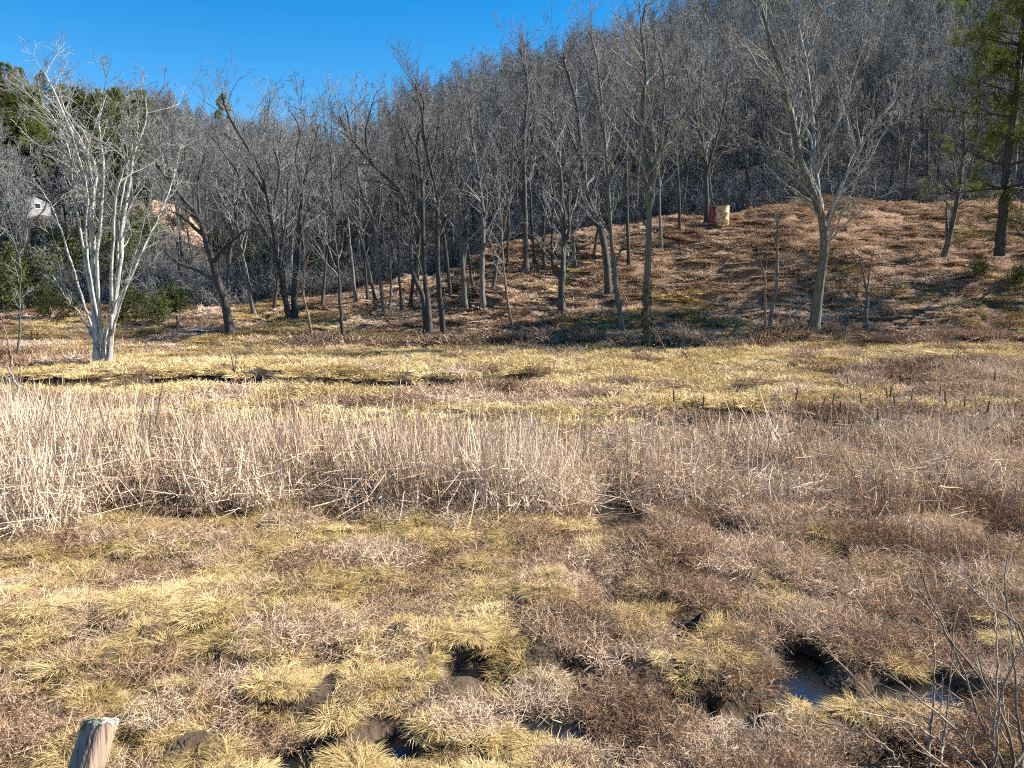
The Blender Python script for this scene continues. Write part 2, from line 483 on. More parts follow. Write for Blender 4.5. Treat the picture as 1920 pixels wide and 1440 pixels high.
def crown_soup(stems, radii, rng, dens=1.0, t0=.3, l1=.26, up=.05, tw=(3, 4, 4), rmin=.006, tw_len=1.0, ang=42):
    sp = Soup()
    PT = np.stack(stems); RD = np.stack(radii)
    L = np.linalg.norm(np.diff(PT, axis=1), axis=2).sum(1)
    n1 = np.maximum(2, (L * 2.0 * dens * rng.uniform(.8, 1.2, len(L))).astype(int))
    A, AR = spawn(PT, RD, n1, t0, .99, l1, ang, .12, up, .13, 7, rng, .55, rmin * 1.6, .06)
    B, BR = spawn(A, AR, tw[0], .2, .98, .55, 40, .08, up * .8, .16, 5, rng, .6, rmin * 1.2)
    C, CR = spawn(B, BR, tw[1], .15, .98, .6, 38, .06, up * .6, .18, 4, rng, .65, rmin)
    sp.tubes(A, AR, 5); sp.tubes(B, BR, 4); sp.tubes(C, CR, 3)
    if tw[2]:
        D, DR = spawn(C, CR, tw[2], .2, .98, .65 * tw_len, 36, .05, .03, .15, 3, rng, .75, rmin * .8)
        sp.tubes(D, DR, 3)
    return sp

def hero_tree(name, label, stems, mat, twig, w0, cat='tree', group=None, seed=0, dens=1.0, t0=.3, depth=.28, tipw=.22, l1=.24,
              tw=(3, 4, 3), base=None, rmin=.006, widths=None, ivy=False, up=.05, dy=0.0, foot_mat=None):
    """stems: list of lists of picture points; the first point of the first stem is the foot of the tree"""
    rng = np.random.default_rng(1000 + seed)
    b = ground_hit(*stems[0][0]) if base is None else np.array(base)
    Yb = b[1] + dy
    root = empty(name, (b[0], Yb, b[2]))
    tag(root, label, cat, group)
    org = np.array([b[0], Yb, b[2]])
    done = []; rad = []; foot = []
    k_px = Yb / FPX
    for si, st in enumerate(stems):
        P = np.array([at_y(px, py, Yb) for px, py in st])
        if si == 0 or abs(st[0][1] - stems[0][0][1]) < 14:
            y0 = Yb + (0 if si == 0 else rng.uniform(-.15, .15)); r0 = w0 if widths is None else widths[si]
            r0 = r0 * k_px * .5
            P[0, 2] = org[2] - .12
            grounded = True
        else:
            allp = np.concatenate(done); allr = np.concatenate(rad)
            dd = np.hypot(allp[:, 0] - P[0, 0], allp[:, 2] - P[0, 2])
            j = int(np.argmin(dd))
            y0 = allp[j, 1]; P[0, 0], P[0, 2] = allp[j, 0], allp[j, 2]
            r0 = allr[j] * (.72 if widths is None else 9)
            if widths is not None: r0 = min(allr[j] * .95, widths[si] * k_px * .5)
            grounded = False
        arc = np.concatenate([[0], np.cumsum(np.hypot(np.diff(P[:, 0]), np.diff(P[:, 2])))])
        slope = rng.uniform(-1, 1) * depth * (.35 if si == 0 else 1)
        P[:, 1] = y0 + slope * arc + (rng.normal(0, .05, len(P)) * (arc > .5))
        n = int(np.clip(arc[-1] * 2.2, 8, 26))
        L = smooth_line(P, 26)
        L[1:-1] += rng.normal(0, .012, (24, 3))
        R = r0 * (1 - (1 - tipw) * np.linspace(0, 1, 26) ** .85)
        R = np.maximum(R, rmin * 1.3)
        if grounded:
            h = (L[:, 2] - org[2]); R = R * (1 + .45 * np.exp(-np.maximum(h, 0) / .25))
        done.append(L); rad.append(R); foot.append(grounded)
        sp = Soup(); sp.tubes((L - org)[None], R[None], 10 if grounded else 7)
        obj('trunk' if grounded else 'limb', sp.mesh('trunk' if grounded else 'limb', (foot_mat or mat) if grounded else mat), root)
    sp = crown_soup([p - org for p in done], rad, rng, dens, t0, l1, up, tw, rmin)
    obj('crown', sp.mesh('crown', twig), root)
    if ivy:
        ivy_on(root, done[0] - org, rad[0], rng)
    return root

def leaves_at(P, size, rng, n_per=1):
    """small quads scattered round the points"""
    P = np.repeat(P, n_per, 0)
    u = unit(rng.normal(0, 1, P.shape)); v = unit(np.cross(u, rng.normal(0, 1, P.shape)))
    s = size * rng.uniform(.6, 1.3, (len(P), 1))
    V = np.stack([P - u * s, P + v * s * .5, P + u * s, P - v * s * .5], 1).reshape(-1, 3)
    i = np.arange(len(P))[:, None] * 4 + np.arange(4)[None]
    return V, i

M_IVY = blade_mat('ivy_leaf', [(0, (.02, .035, .01)), (1, (.1, .14, .04))], .2, inst=False)
def ivy_on(root, L, R, rng):
    n = 900
    t = rng.random(n) ** 1.3 * .16
    f = t * (len(L) - 1); i = f.astype(int); g = (f - i)[:, None]
    P = L[i] * (1 - g) + L[i + 1] * g
    a = rng.uniform(0, 2 * np.pi, n)
    P = P + np.stack([np.cos(a), np.sin(a), 0 * a], 1) * (R[i][:, None] + rng.uniform(0, .05, (n, 1)))
    V, Q = leaves_at(P, .045, rng)
    o = obj('ivy', mesh_from('ivy', V, Q, M_IVY, False), root)
    o['label'] = 'green ivy climbing the foot of the trunk'





M_TWIG_W = bark_mat('white_twig_bark', [(.3, (.15, .142, .128)), (.7, (.36, .345, .315))], scale=(3, 3, 3), bump=.1, tint_obj=.05)
# ------------------------------------------------------------------ trees that stand out one by one
hero_tree('bare_tree', 'pale many-stemmed bare tree alone at the left edge of the field',
  [[(181,683),(176,571),(172,475),(168,392),(169,350),(156,287),(137,258),(117,221),(100,183),(75,133)],
   [(203,682),(212,579),(223,475),(227,412),(237,333),(242,300),(264,225),(267,179)],
   [(192,680),(188,600),(186,496),(194,425),(204,350),(204,287),(198,233),(212,183)],
   [(178,655),(150,496),(140,433),(137,350),(133,300),(98,254),(67,208),(25,169),(2,146)],
   [(142,383),(100,317),(50,283),(12,271)],
   [(206,640),(231,412),(267,308),(317,290),(358,267)],
   [(215,579),(237,542),(275,512),(308,483)],
   [(227,433),(250,417),(292,400),(330,375)],
   [(171,650),(142,587),(121,567),(83,517)],
   [(177,600),(168,470),(154,350),(154,287),(125,225),(95,190)],
   [(196,655),(214,520),(212,400),(222,330),(240,262),(236,205)],
   [(137,350),(118,300),(112,240),(66,186),(50,140)],
   [(186,640),(176,500),(178,430),(186,370),(176,300),(160,240)],
   [(180,620),(130,540),(90,480),(40,455)],
   [(169,350),(120,290),(70,270),(25,225)],
   [(180,650),(122,500),(66,385),(22,325)],
   [(206,640),(255,525),(298,430),(332,345)],
   [(200,640),(245,470),(283,350),(302,255)]],
  M_WHITE, M_TWIG_W, 20, seed=1, dens=.72, widths=[12,11,8.5,8,5,7,4.5,4,4,6,6,5.5,6,3,4,5.5,5.5,6.5], depth=.3, rmin=.007, t0=.25)

hero_tree('bare_tree', 'dark tree leaning left with a crooked trunk right of the pale clump',
  [[(434,628),(421,567),(404,508),(388,450),(375,408),(350,379),(317,333),(290,300)],
   [(378,415),(371,371),(369,333),(383,279),(388,240)],
   [(404,500),(421,471),(450,446),(475,432)],
   [(402,525),(367,508),(325,492),(300,470)],
   [(385,440),(350,410),(320,395)],
   [(371,371),(350,320),(345,270)]],
  M_DARK, M_TWIG, 17, seed=2, dens=.9, depth=.3, t0=.35)

hero_tree('bare_tree', 'dark tree whose bundled trunks fan out like a broom above the brown grass',
  [[(543,598),(535,551),(527,494),(498,429),(462,368),(453,330),(407,261)],
   [(546,597),(540,570),(533,494),(523,379),(512,322),(472,245),(462,205)],
   [(552,596),(548,532),(549,417),(554,341),(563,284),(575,215)],
   [(547,520),(560,410),(586,356),(632,303),(650,262)],
   [(537,417),(537,322),(510,253),(512,177)],
   [(523,379),(490,320),(470,285),(440,250)],
   [(552,350),(540,290),(548,235),(530,195)]],
  M_DARK, M_TWIG, 15, seed=3, dens=1.0, widths=[11,11,13,9,7,6,6], depth=.3)

hero_tree('sapling', 'crooked thin sapling just right of the broom-shaped tree',
  [[(588,645),(579,589),(571,551),(575,494),(571,417),(578,350)], [(571,551),(560,520),(548,500)], [(573,500),(590,455),(594,410)]],
  M_TWIG_R, M_TWIG, 5, seed=4, dens=.8, tw=(3,3,0))
hero_tree('bare_tree', 'thin straight dark pole-like tree right of the crooked sapling',
  [[(644,643),(640,570),(636,494),(628,417),(628,322),(622,250)], [(630,400),(610,350),(600,300)], [(628,340),(650,290),(655,240)]],
  M_DARK, M_TWIG, 8, seed=5, dens=.8)
hero_tree('bare_tree', 'slim tree bending left, first of the close row at mid picture',
  [[(708,584),(700,545),(690,500),(674,440),(647,379),(640,320),(650,262)], [(676,440),(690,380),(688,320)]],
  M_GREY, M_TWIG, 8, seed=6, dens=.8)
hero_tree('bare_tree', 'slender grey tree with a long upright trunk and high fork in the close row',
  [[(722,593),(712,513),(703,417),(682,364),(663,249),(655,205)], [(704,430),(712,350),(716,270),(735,200)], [(690,385),(660,350),(640,330)]],
  M_GREY, M_TWIG, 9, seed=7, dens=.9)
hero_tree('sapling', 'very thin upright sapling behind the slender grey tree',
  [[(731,584),(733,528),(731,417),(735,330),(728,280)]], M_GREY, M_TWIG, 5, seed=8, dens=.9)
hero_tree('bare_tree', 'thin dark trunk standing left of the tree with two crossing trunks',
  [[(754,586),(750,524),(748,440),(752,350),(745,260),(750,200)], [(749,430),(765,370),(772,300)]], M_DARK, M_TWIG, 6, seed=9, dens=.9)
hero_tree('bare_tree', 'large dark tree with two crossing trunks and a long arm reaching left',
  [[(800,628),(793,559),(773,501),(773,425),(756,364),(705,314),(663,265),(645,225)],
   [(806,618),(802,570),(798,532),(793,456),(791,341),(780,270),(793,207),(790,165)],
   [(773,425),(780,350),(765,280),(745,210)],
   [(791,341),(812,290),(820,230),(830,185)],
   [(705,314),(690,265),(700,215),(712,175)],
   [(756,364),(720,345),(690,340)]],
  M_DARK, M_TWIG, 13, seed=10, dens=1.0, widths=[11,14,8,8,6,5])
hero_tree('bare_tree', 'tall straight dark tree with a high Y fork near the middle of the row',
  [[(832,636),(823,532),(821,417),(821,372),(800,276),(792,207),(780,160)], [(821,380),(838,333),(861,265),(868,200),(880,150)],
   [(823,440),(845,400),(870,385)], [(800,276),(820,230),(822,180)]],
  M_DARK, M_TWIG, 11, seed=11, dens=1.0)
hero_tree('bare_tree', 'grey tree with double stem standing further back on the yellow grass',
  [[(873,578),(867,494),(863,398),(857,284),(850,210)], [(868,510),(876,440),(878,370),(890,300),(885,240)]], M_GREY, M_TWIG, 11, seed=12, dens=.9)
hero_tree('bare_tree', 'straight grey tree at the left end of the long black shadow',
  [[(906,582),(904,496),(906,401),(896,330),(884,250),(876,180)], [(905,420),(925,350),(935,290),(930,230)], [(904,470),(918,440),(925,410)]],
  M_GREY, M_TWIG, 11, seed=13, dens=.95)
hero_tree('sapling', 'bent thin stem rising out of the long black shadow',
  [[(960,612),(949,543),(942,463),(937,378),(932,320)], [(940,430),(955,390),(952,360)]], M_TWIG_R, M_TWIG, 6, seed=14, dens=.8, tw=(3,3,0))
hero_tree('bare_tree', 'tall straight tree on the brown slope whose top meets the sky',
  [[(986,507),(984,378),(982,260),(989,165),(975,94)], [(984,330),(960,270),(940,215)], [(982,250),(1000,200),(1010,130)], [(985,300),(1000,260),(1005,215)]],
  M_GREY, M_TWIG, 12, seed=15, dens=1.1)
hero_tree('bare_tree', 'low squat tree with spreading arms like a candelabrum in the shadow',
  [[(1055,590),(1052,545),(1055,510),(1056,430),(1052,350),(1045,283),(1035,215)],
   [(1050,530),(1043,500),(1017,467),(1005,445)],
   [(1048,520),(1036,500),(1035,425),(1038,350),(1025,280)],
   [(1056,520),(1064,496),(1093,463),(1120,455)],
   [(1056,470),(1066,430),(1064,370),(1075,310)],
   [(1056,545),(1080,560),(1085,580)],
   [(1057,560),(1095,555),(1112,570)]],
  M_DARK, M_TWIG, 14, seed=16, dens=.8, widths=[15,9,9,9,9,3,3])
hero_tree('bare_tree', 'thick leaning dark trunk behind the red-brown crooked tree',
  [[(1142,556),(1137,486),(1126,425),(1102,359),(1093,293),(1083,189),(1064,120),(1058,90)], [(1110,380),(1130,300),(1150,230),(1158,150)], [(1126,425),(1100,410),(1082,425)],
   [(1093,293),(1070,250),(1055,190)]],
  M_DARK, M_TWIG, 15, seed=17, dens=1.1)
hero_tree('bare_tree', 'red-brown crooked tree just left of the ivy-footed tree',
  [[(1166,620),(1156,533),(1147,448),(1140,330),(1130,212),(1121,118),(1107,60)], [(1155,500),(1168,460),(1170,420)], [(1140,330),(1165,270),(1185,210),(1190,140)], [(1130,212),(1105,160),(1100,110)],
   [(1146,420),(1110,395),(1085,400)]],
  M_MOSS_SHADE, M_TWIG, 11, seed=18, dens=1.1)
hero_tree('bare_tree', 'tall slim tree with ivy round its foot at the edge of the field',
  [[(1215,653),(1211,543),(1215,425),(1208,330),(1201,212),(1206,142),(1198,70),(1205,20)],
   [(1213,380),(1227,302),(1253,255),(1291,198),(1310,150)],
   [(1228,302),(1237,236),(1239,151),(1225,90),(1211,47)],
   [(1214,420),(1185,390),(1165,385)],
   [(1204,250),(1170,220),(1150,180)],
   [(1208,330),(1180,300),(1160,320)],
   [(1239,200),(1255,150),(1262,80)]],
  M_MOSS_SHADE, M_TWIG_P, 15, seed=19, dens=1.0, widths=[15,9,7,5,5,5,5], ivy=True)
hero_tree('bare_tree', 'tree growing against the old drums on top of the knoll',
  [[(1325,421),(1324,349),(1322,283),(1310,240),(1300,198),(1290,130)], [(1324,340),(1332,293),(1351,227),(1362,150),(1370,90)], [(1322,290),(1318,210),(1322,142),(1330,80)],
   [(1327,320),(1360,280),(1384,236),(1412,212)], [(1322,310),(1300,270),(1285,230)]],
  M_DARK, M_TWIG_P, 10, seed=20, dens=1.2)
hero_tree('bare_tree', 'dark trunk at the foot of the wood right of the old drums',
  [[(1434,376),(1431,283),(1428,200),(1440,120),(1436,60)], [(1432,300),(1450,240),(1458,180)], [(1430,260),(1412,200),(1405,140)]], M_DARK, M_TWIG, 9, seed=21, dens=1.2)
hero_tree('bare_tree', 'big pale spreading tree with many forks on the right bank',
  [[(1526,626),(1530,570),(1533,520),(1537,449),(1521,383),(1488,312),(1469,236),(1455,189),(1422,94),(1398,24)],
   [(1536,470),(1540,400),(1537,307),(1545,212),(1547,94),(1543,5)],
   [(1538,440),(1548,392),(1582,302),(1620,227),(1665,170),(1700,120)],
   [(1545,395),(1554,378),(1606,321),(1644,255),(1686,222),(1720,200)],
   [(1537,320),(1559,265),(1582,189),(1601,109),(1630,50),(1653,10)],
   [(1470,240),(1474,189),(1502,94),(1526,28)],
   [(1540,425),(1554,411),(1592,387),(1630,362)],
   [(1488,312),(1455,300),(1430,285)],
   [(1582,302),(1575,240),(1560,170),(1570,90)],
   [(1455,189),(1420,170),(1390,150)],
   [(1521,383),(1515,330),(1525,260),(1505,200),(1510,130)]],
  M_PALE, M_TWIG_P, 24, foot_mat=M_MOSS_SHADE, seed=22, dens=1.15, widths=[21,13,9,8,7,6.5,4,4,5,4,6.5], depth=.35)  # darker trunk bark paints in the shaded side; limbs stay pale
hero_tree('sapling', 'spindly forked sapling left of the big pale tree',
  [[(1436,630),(1434,560),(1433,520),(1424,490),(1415,440)], [(1433,520),(1440,470),(1438,420)]], M_TWIG_R, M_TWIG, 6, seed=23, dens=.3, tw=(2,2,0))
hero_tree('sapling', 'young grey tree with bare arms between the spindly sapling and the big pale tree',
  [[(1443,625),(1448,590),(1455,534),(1456,470),(1455,425),(1448,400)], [(1455,455),(1436,420),(1408,400)], [(1456,425),(1462,405),(1472,392)], [(1456,515),(1466,498),(1474,490)]],
  M_GREY, M_TWIG, 9, seed=24, dens=.3, tw=(2,2,0))
hero_tree('sapling', 'short stubby sapling with upright twigs on the bank right of the big pale tree',
  [[(1622,624),(1624,590),(1628,558),(1622,515),(1616,480)], [(1628,558),(1640,535),(1652,520)], [(1627,552),(1633,500),(1640,465)]], M_GREY, M_TWIG_R, 11, seed=25, dens=.5, tw=(3,2,0), tipw=.15)
hero_tree('bare_tree', 'slanting grey tree on the knoll left of the pine',
  [[(1768,488),(1783,425),(1793,359),(1800,283),(1795,212)], [(1775,455),(1776,410),(1780,370)], [(1793,359),(1770,300),(1745,285)], [(1797,310),(1815,255),(1822,205)], [(1800,283),(1782,240),(1778,195)]],
  M_GREY, M_TWIG_P, 12, seed=26, dens=1.2)

# slim upright trees filling the close row
rngr = np.random.default_rng(55)
ROW = [(478,592,9,'left of the broom-shaped tree'),(512,585,6,'close behind the broom-shaped tree'),(604,575,6,'between the crooked sapling and the dark pole-like tree'),
       (668,570,7,'right of the dark pole-like tree'),(690,566,5,'behind the tree bending left'),(768,578,7,'just left of the crossing trunks'),(782,560,6,'behind the crossing trunks'),
       (846,560,8,'right of the dark tree with the high Y fork'),(889,556,6,'between the double-stemmed tree and the tree at the shadow end'),(922,548,7,'behind the bent stem in the long shadow'),
       (1002,498,6,'close right of the tall tree on the brown slope'),(1020,512,8,'left of the candelabrum tree'),(1078,500,7,'right of the candelabrum tree'),(1112,486,6,'left of the thick leaning trunk'),
       (1180,500,8,'behind the red-brown crooked tree'),(1240,470,6,'right of the ivy-footed tree on the slope'),(1275,440,6,'below the drums on the slope'),(952,500,6,'left of the tall tree on the brown slope')]
for i, (px, py, w, where) in enumerate(ROW):
    top = py - rngr.uniform(300, 380); k = rngr.normal(0, 13, 5)
    fork = py - rngr.uniform(120, 190); s = rngr.choice([-1, 1])
    main = [(px, py), (px + k[0] * .5, py - 90), (px + k[0], py - 180), (px + k[1] + k[0], py - 260), (px + k[0] + k[1] + k[2], top)]
    side = [(px + k[0] * .6, fork), (px + s * 18 + k[3], fork - 70), (px + s * 30 + k[4], fork - 150)]
    hero_tree('bare_tree', 'slim upright grey tree ' + where, [main, side], M_DARK if i % 3 else M_GREY, M_TWIG, w, seed=60 + i, dens=.8, depth=.15, tw=(3, 3, 3))

# thin stems in and around the field
hero_tree('sapling', 'pale dry stem standing alone in the grass beyond the reeds',
  [[(444,722),(440,690),(434,655),(430,628)], [(441,695),(447,672),(450,650)]], M_TWIG_R, M_TWIG_R, 4.5, seed=27, dens=.5, tw=(2,0,0), rmin=.003)
hero_tree('sapling', 'thin leaning stem at the left edge of the picture',
  [[(20,695),(20,672),(8,630),(0,590)], [(20,680),(10,655),(-4,648)]], M_TWIG_R, M_TWIG, 5, seed=28, dens=.5, tw=(2,2,0), rmin=.003)
hero_tree('sapling', 'short forked dead stem by the ditch',
  [[(288,730),(286,712),(284,695)], [(288,726),(275,715),(252,711)]], M_TWIG_R, M_TWIG_R, 5, seed=29, dens=.3, tw=(2,0,0), rmin=.003)
hero_tree('fallen_branch', 'dark stick propped against the ivy-footed tree',
  [[(1175,656),(1185,632),(1205,592)]], M_TWIG_R, M_TWIG_R, 4, cat='branch', seed=30, dens=.2, tw=(1,0,0))
hero_tree('fallen_branch', 'thin stick leaning right of the ivy-footed tree',
  [[(1252,662),(1236,632),(1224,612)]], M_TWIG_R, M_TWIG_R, 3, cat='branch', seed=31, dens=.2, tw=(1,0,0))
hero_tree('fallen_branch', 'pale forked branch lying over the reeds at the left edge',
  [[(44,738),(22,700),(6,682)], [(30,716),(12,706),(-6,704)], [(26,708),(10,712),(-4,722)]], M_TWIG_P, M_TWIG_P, 5, cat='branch', seed=32, dens=.5, tw=(2,0,0), rmin=.004)
hero_tree('sapling', 'bare brown sapling in the wet hollow left of the pale clump',
  [[(30,668),(34,620),(32,560),(36,500)], [(33,600),(45,570),(50,540)], [(33,580),(20,550),(14,520)]], M_GREY, M_TWIG, 5, seed=33, dens=.9, tw=(3,3,0))

# ------------------------------------------------------------------ pines
M_NEEDLE = blade_mat('pine_needles', [(0, (.06, .068, .016)), (.5, (.16, .175, .036)), (1, (.3, .31, .075))], .3, inst=False)
M_NEEDLE_F = blade_mat('far_pine_needles', [(0, (.05, .06, .018)), (.5, (.13, .145, .04)), (1, (.22, .235, .065))], .25, inst=False)
M_EVG = blade_mat('evergreen_leaves', [(0, (.03, .036, .014)), (.5, (.085, .098, .034)), (1, (.17, .185, .065))], .25, inst=False)

def needle_tufts(P, D, n, length, width, rng):
    """fans of needle blades at the points P pointing roughly along D"""
    N = len(P)
    idx = np.repeat(np.arange(N), n)
    d = unit(D[idx] + rng.normal(0, .75, (N * n, 3)) + np.array([0, 0, .15]))
    L = length * rng.uniform(.6, 1.2, N * n)
    p0 = P[idx] + rng.normal(0, length * .25, (N * n, 3))
    p1 = p0 + d * L[:, None]
    side = unit(np.cross(d, rng.normal(0, 1, d.shape)))
    V = np.stack([p0 - side * width * .5, p0 + side * width * .5, p1], 1).reshape(-1, 3)
    T = np.arange(N * n)[:, None] * 3 + np.arange(3)[None]
    return V, T

def pine(name, label, H, r0, first, nwhorl, blen, rng, mats, tufts=9, nlen=.28, nw=.035, group=None, lean=None, fork=False, cat='pine tree', loc=(0,0,0), single=False):
    root = empty(name, loc)
    tag(root, label, cat, group)
    zz = np.linspace(-.15, H, 26)
    lean = np.zeros(2) if lean is None else np.array(lean)
    line = np.stack([lean[0] * (zz / H) ** 1.4 * H + .05 * np.sin(zz * .9), lean[1] * zz + .05 * np.cos(zz * .7), zz], 1)
    R = r0 * (1 - .9 * np.clip(zz / H, 0, 1)) * (1 + .35 * np.exp(-np.maximum(zz, 0) / .3))
    sp = Soup(); sp.tubes(line[None], R[None], 10)
    obj('trunk', sp.mesh('trunk', mats[0]), root)
    lines = [(line, R)]
    if fork:
        k = int(26 * fork)
        f = line[k:] + np.stack([np.linspace(0, .75, 26 - k) ** .8 * 1.0, np.linspace(0, .3, 26 - k), np.linspace(0, -.2, 26 - k)], 1)
        f[0] = line[k]
        sp = Soup(); sp.tubes(f[None], R[None, k:] * .85, 8)
        obj('limb', sp.mesh('limb', mats[0]), root); lines.append((f, R[k:] * .85))
    br = Soup(); fol = Soup()
    for li, (ln, RR) in enumerate(lines):
        hs = np.linspace(first if li == 0 else max(first, ln[0, 2]), H * .98, nwhorl)
        pos = []; dr = []; Ls = []; rs = []
        for h in hs:
            f = (h - first) / (H - first)
            for a in rng.uniform(0, 2 * np.pi, rng.integers(3, 6)):
                i = int(np.argmin(np.abs(ln[:, 2] - h)))
                pos.append([ln[i, 0], ln[i, 1], h]); dr.append([math.cos(a), math.sin(a), .12 + .35 * f])
                Ls.append(blen * (1 - .72 * f ** 1.3) * rng.uniform(.45, 1.15)); rs.append(max(.012, RR[i] * .35))
        PT = polyline(np.array(pos), unit(np.array(dr)), np.array(Ls), 7, .09, .02, rng)
        RD = np.array(rs)[:, None] * np.linspace(1, .25, 7)[None]
        if single:
            for q in range(len(PT)):
                one = Soup(); one.tubes(PT[q:q + 1], RD[q:q + 1], 5); obj('branch', one.mesh('branch', mats[1]), root)
        else: br.tubes(PT, RD, 5)
        B, BR = spawn(PT, RD, 5, .35, 1.0, .42, 45, .05, .03, .1, 4, rng, .6, .008)
        br.tubes(B, BR, 3)
        C, CR = spawn(B, BR, 2, .3, 1.0, .6, 40, .1, .05, .1, 3, rng, .7, .006)
        ends = np.concatenate([B[:, 2:].reshape(-1, 3), C[:, 1:].reshape(-1, 3), PT[:, -1]])
        dirs = np.concatenate([np.repeat(unit(B[:, -1] - B[:, 0]), 2, 0), np.repeat(unit(C[:, -1] - C[:, 0]), 2, 0), unit(PT[:, -1] - PT[:, -2])])
        V, T = needle_tufts(ends, dirs, tufts, nlen, nw, rng)
        fol.add(V, T=T)
    bo = obj('branchlets' if single else 'branches', br.mesh('branches', mats[1]), root); bo['kind'] = 'stuff'
    obj('crown', fol.mesh('crown', mats[2], False), root)
    return root

_b = ground_hit(1868, 528)
pine('pine_tree', 'tall pine with a dark trunk and green needles at the right edge', 17.5, .29, 4.6, 12, 3.9, np.random.default_rng(5),
     (M_PINEB, M_PINEB, M_NEEDLE), tufts=10, nlen=.28, nw=.03, lean=(.028, 0), fork=.5, loc=tuple(_b), single=True)

_b = at_y(2010, 540, 38.5); _b[2] = float(terrain(_b[0], _b[1]))  # mostly out of frame; crown made tall and dense to shade the knoll
pine('pine_tree', 'pine mostly beyond the right edge whose green boughs reach into the picture', 18.5, .3, 3.0, 18, 5.2, np.random.default_rng(6),
     (M_PINEB, M_PINEB, M_NEEDLE), tufts=16, nlen=.3, nw=.03, loc=tuple(_b), single=True)

def copy_tree(root, loc, rz, sc, label=None, group=None):
    r = root.copy(); COL.objects.link(r)
    r.location = loc; r.rotation_euler = (0, 0, rz); r.scale = (sc, sc, sc) if np.isscalar(sc) else sc
    if label: r['label'] = label
    if group: r['group'] = group
    for ch in list(root.children):
        c = ch.copy(); COL.objects.link(c); c.parent = r
    return r

rngp = np.random.default_rng(77)
far_pines = [pine('pine_tree', 'dark green pine among the bare trees on the left hill', 11.5, .17, 3.0 + k, 11, 2.5 - .2 * k, np.random.default_rng(60 + k), (M_PINEB, M_PINEB, M_NEEDLE_F),
             tufts=5, nlen=.45, nw=.075, group='pines on the left hill') for k in range(3)]
_first = [True] * 3
def place_pine(px, d, sc, label=None, group=None):
    x = (px - 960) / FPX * d; z = float(terrain(x, d))
    k = int(rngp.integers(0, 3)); rz = rngp.uniform(0, 6.28)
    p = far_pines[k]
    if _first[k]:
        _first[k] = False; LATER.append((k, (x, d, z - .1), rz, sc, label, group)); return None
    return copy_tree(p, (x, d, z - .1), rz, sc, label, group)
LATER = []
for i in range(84):
    px = rngp.uniform(-40, 300)
    d = rngp.uniform(96, 160) if i % 2 else rngp.uniform(66, 96)
    if -10 < px < 140 and d < 96: d += 32
    if 80 < px < 430 and 76 < d < 95: d += 22
    elif 262 < px < 430 and d < 90: px -= 70
    place_pine(px, d, rngp.uniform(.75, 1.05) * (.75 if d > 130 and px > 120 else 1.0), 'dark green pine among the bare trees on the left hill', 'pines on the left hill')
for px, d in ((8,165),(45,166),(75,165),(112,165),(150,164),(175,165),(215,165),(255,164),(300,163)):
    place_pine(px, d, rngp.uniform(.65, .9) * (1 if px < 130 else .75), 'pine standing on the crest of the left hill against the sky', 'pines on the left crest')
place_pine(437, 168, 1.25, 'single pine rising above the bare wood at the dip in the skyline')
for px, d in ((1360,133),(1395,130),(1425,132),(1452,128),(1480,131),(1345,134),(1500,120),(1660,110),(1700,100),(1745,95),(1790,104),(1830,96),(1725,88)):
    place_pine(px, d, rngp.uniform(.95, 1.25), 'dark pine among the bare trees high on the right hill', 'pines on the right hill')
for k, loc, rz, sc, label, group in LATER:
    p = far_pines[k]; p.location = loc; p.rotation_euler = (0, 0, rz); p.scale = (sc, sc, sc); p['label'] = label
    if group: p['group'] = group

# evergreen shrubs and small cedars in front of the left wood
def evergreen_shrub(H, W, rng, nleaf=3400):
    root = empty('evergreen_shrub')
    sp = Soup()
    n = 7
    d = unit(np.stack([rng.normal(0, .35, n), rng.normal(0, .35, n), np.ones(n)], 1))
    PT = polyline(np.zeros((n, 3)) - np.array([0, 0, .1]), d, np.full(n, H) * rng.uniform(.7, 1., n), 7, .12, .05, rng)
    RD = np.full((n, 1), .03) * np.linspace(1, .3, 7)[None]
    A, AR = spawn(PT, RD, 9, .1, 1, .42 * W / H * 1.6, 60, .0, .03, .15, 5, rng, .5, .008)
    B, BR = spawn(A, AR, 4, .2, 1, .6, 45, .0, .0, .15, 4, rng, .6, .006)
    sp.tubes(PT, RD, 5); sp.tubes(A, AR, 4)
    obj('stems', sp.mesh('stems', M_DARK), root)['kind'] = 'stuff'
    P = B[:, 1:].reshape(-1, 3)
    P = P[rng.integers(0, len(P), nleaf)] + rng.normal(0, .09, (nleaf, 3))
    V, Q = leaves_at(P, .075, rng)
    obj('foliage', mesh_from('foliage', V, Q, M_EVG, False), root)
    return root
shrubs = [evergreen_shrub(2.6, 2.4, np.random.default_rng(90)), evergreen_shrub(3.6, 2.2, np.random.default_rng(91)), evergreen_shrub(1.8, 2.4, np.random.default_rng(92))]
SHRUBS = [(8,590,50,1,1.2),(55,560,54,1,1.1),(20,540,60,0,1.0),(95,585,48,0,.9),(100,540,58,0,1.0),(255,560,48,0,.8),(296,575,46,1,.6),(330,560,50,2,.9),(240,520,60,1,1.2),(270,480,66,1,1.2),(150,520,62,0,1.3),
          (40,470,70,2,.9),(95,455,72,2,.9),(190,470,70,1,1.3),(280,455,72,0,1.2),(240,430,76,1,1.2),(-10,440,76,0,.8),(440,500,72,2,1.2),(480,520,66,2,1.2),(505,510,68,0,.9),(600,545,62,2,1.0),(625,530,64,0,.9),(590,520,68,0,.8),(690,545,56,2,.6),(345,425,78,2,.9),(410,420,80,2,.9)]
firsts = [True] * 3
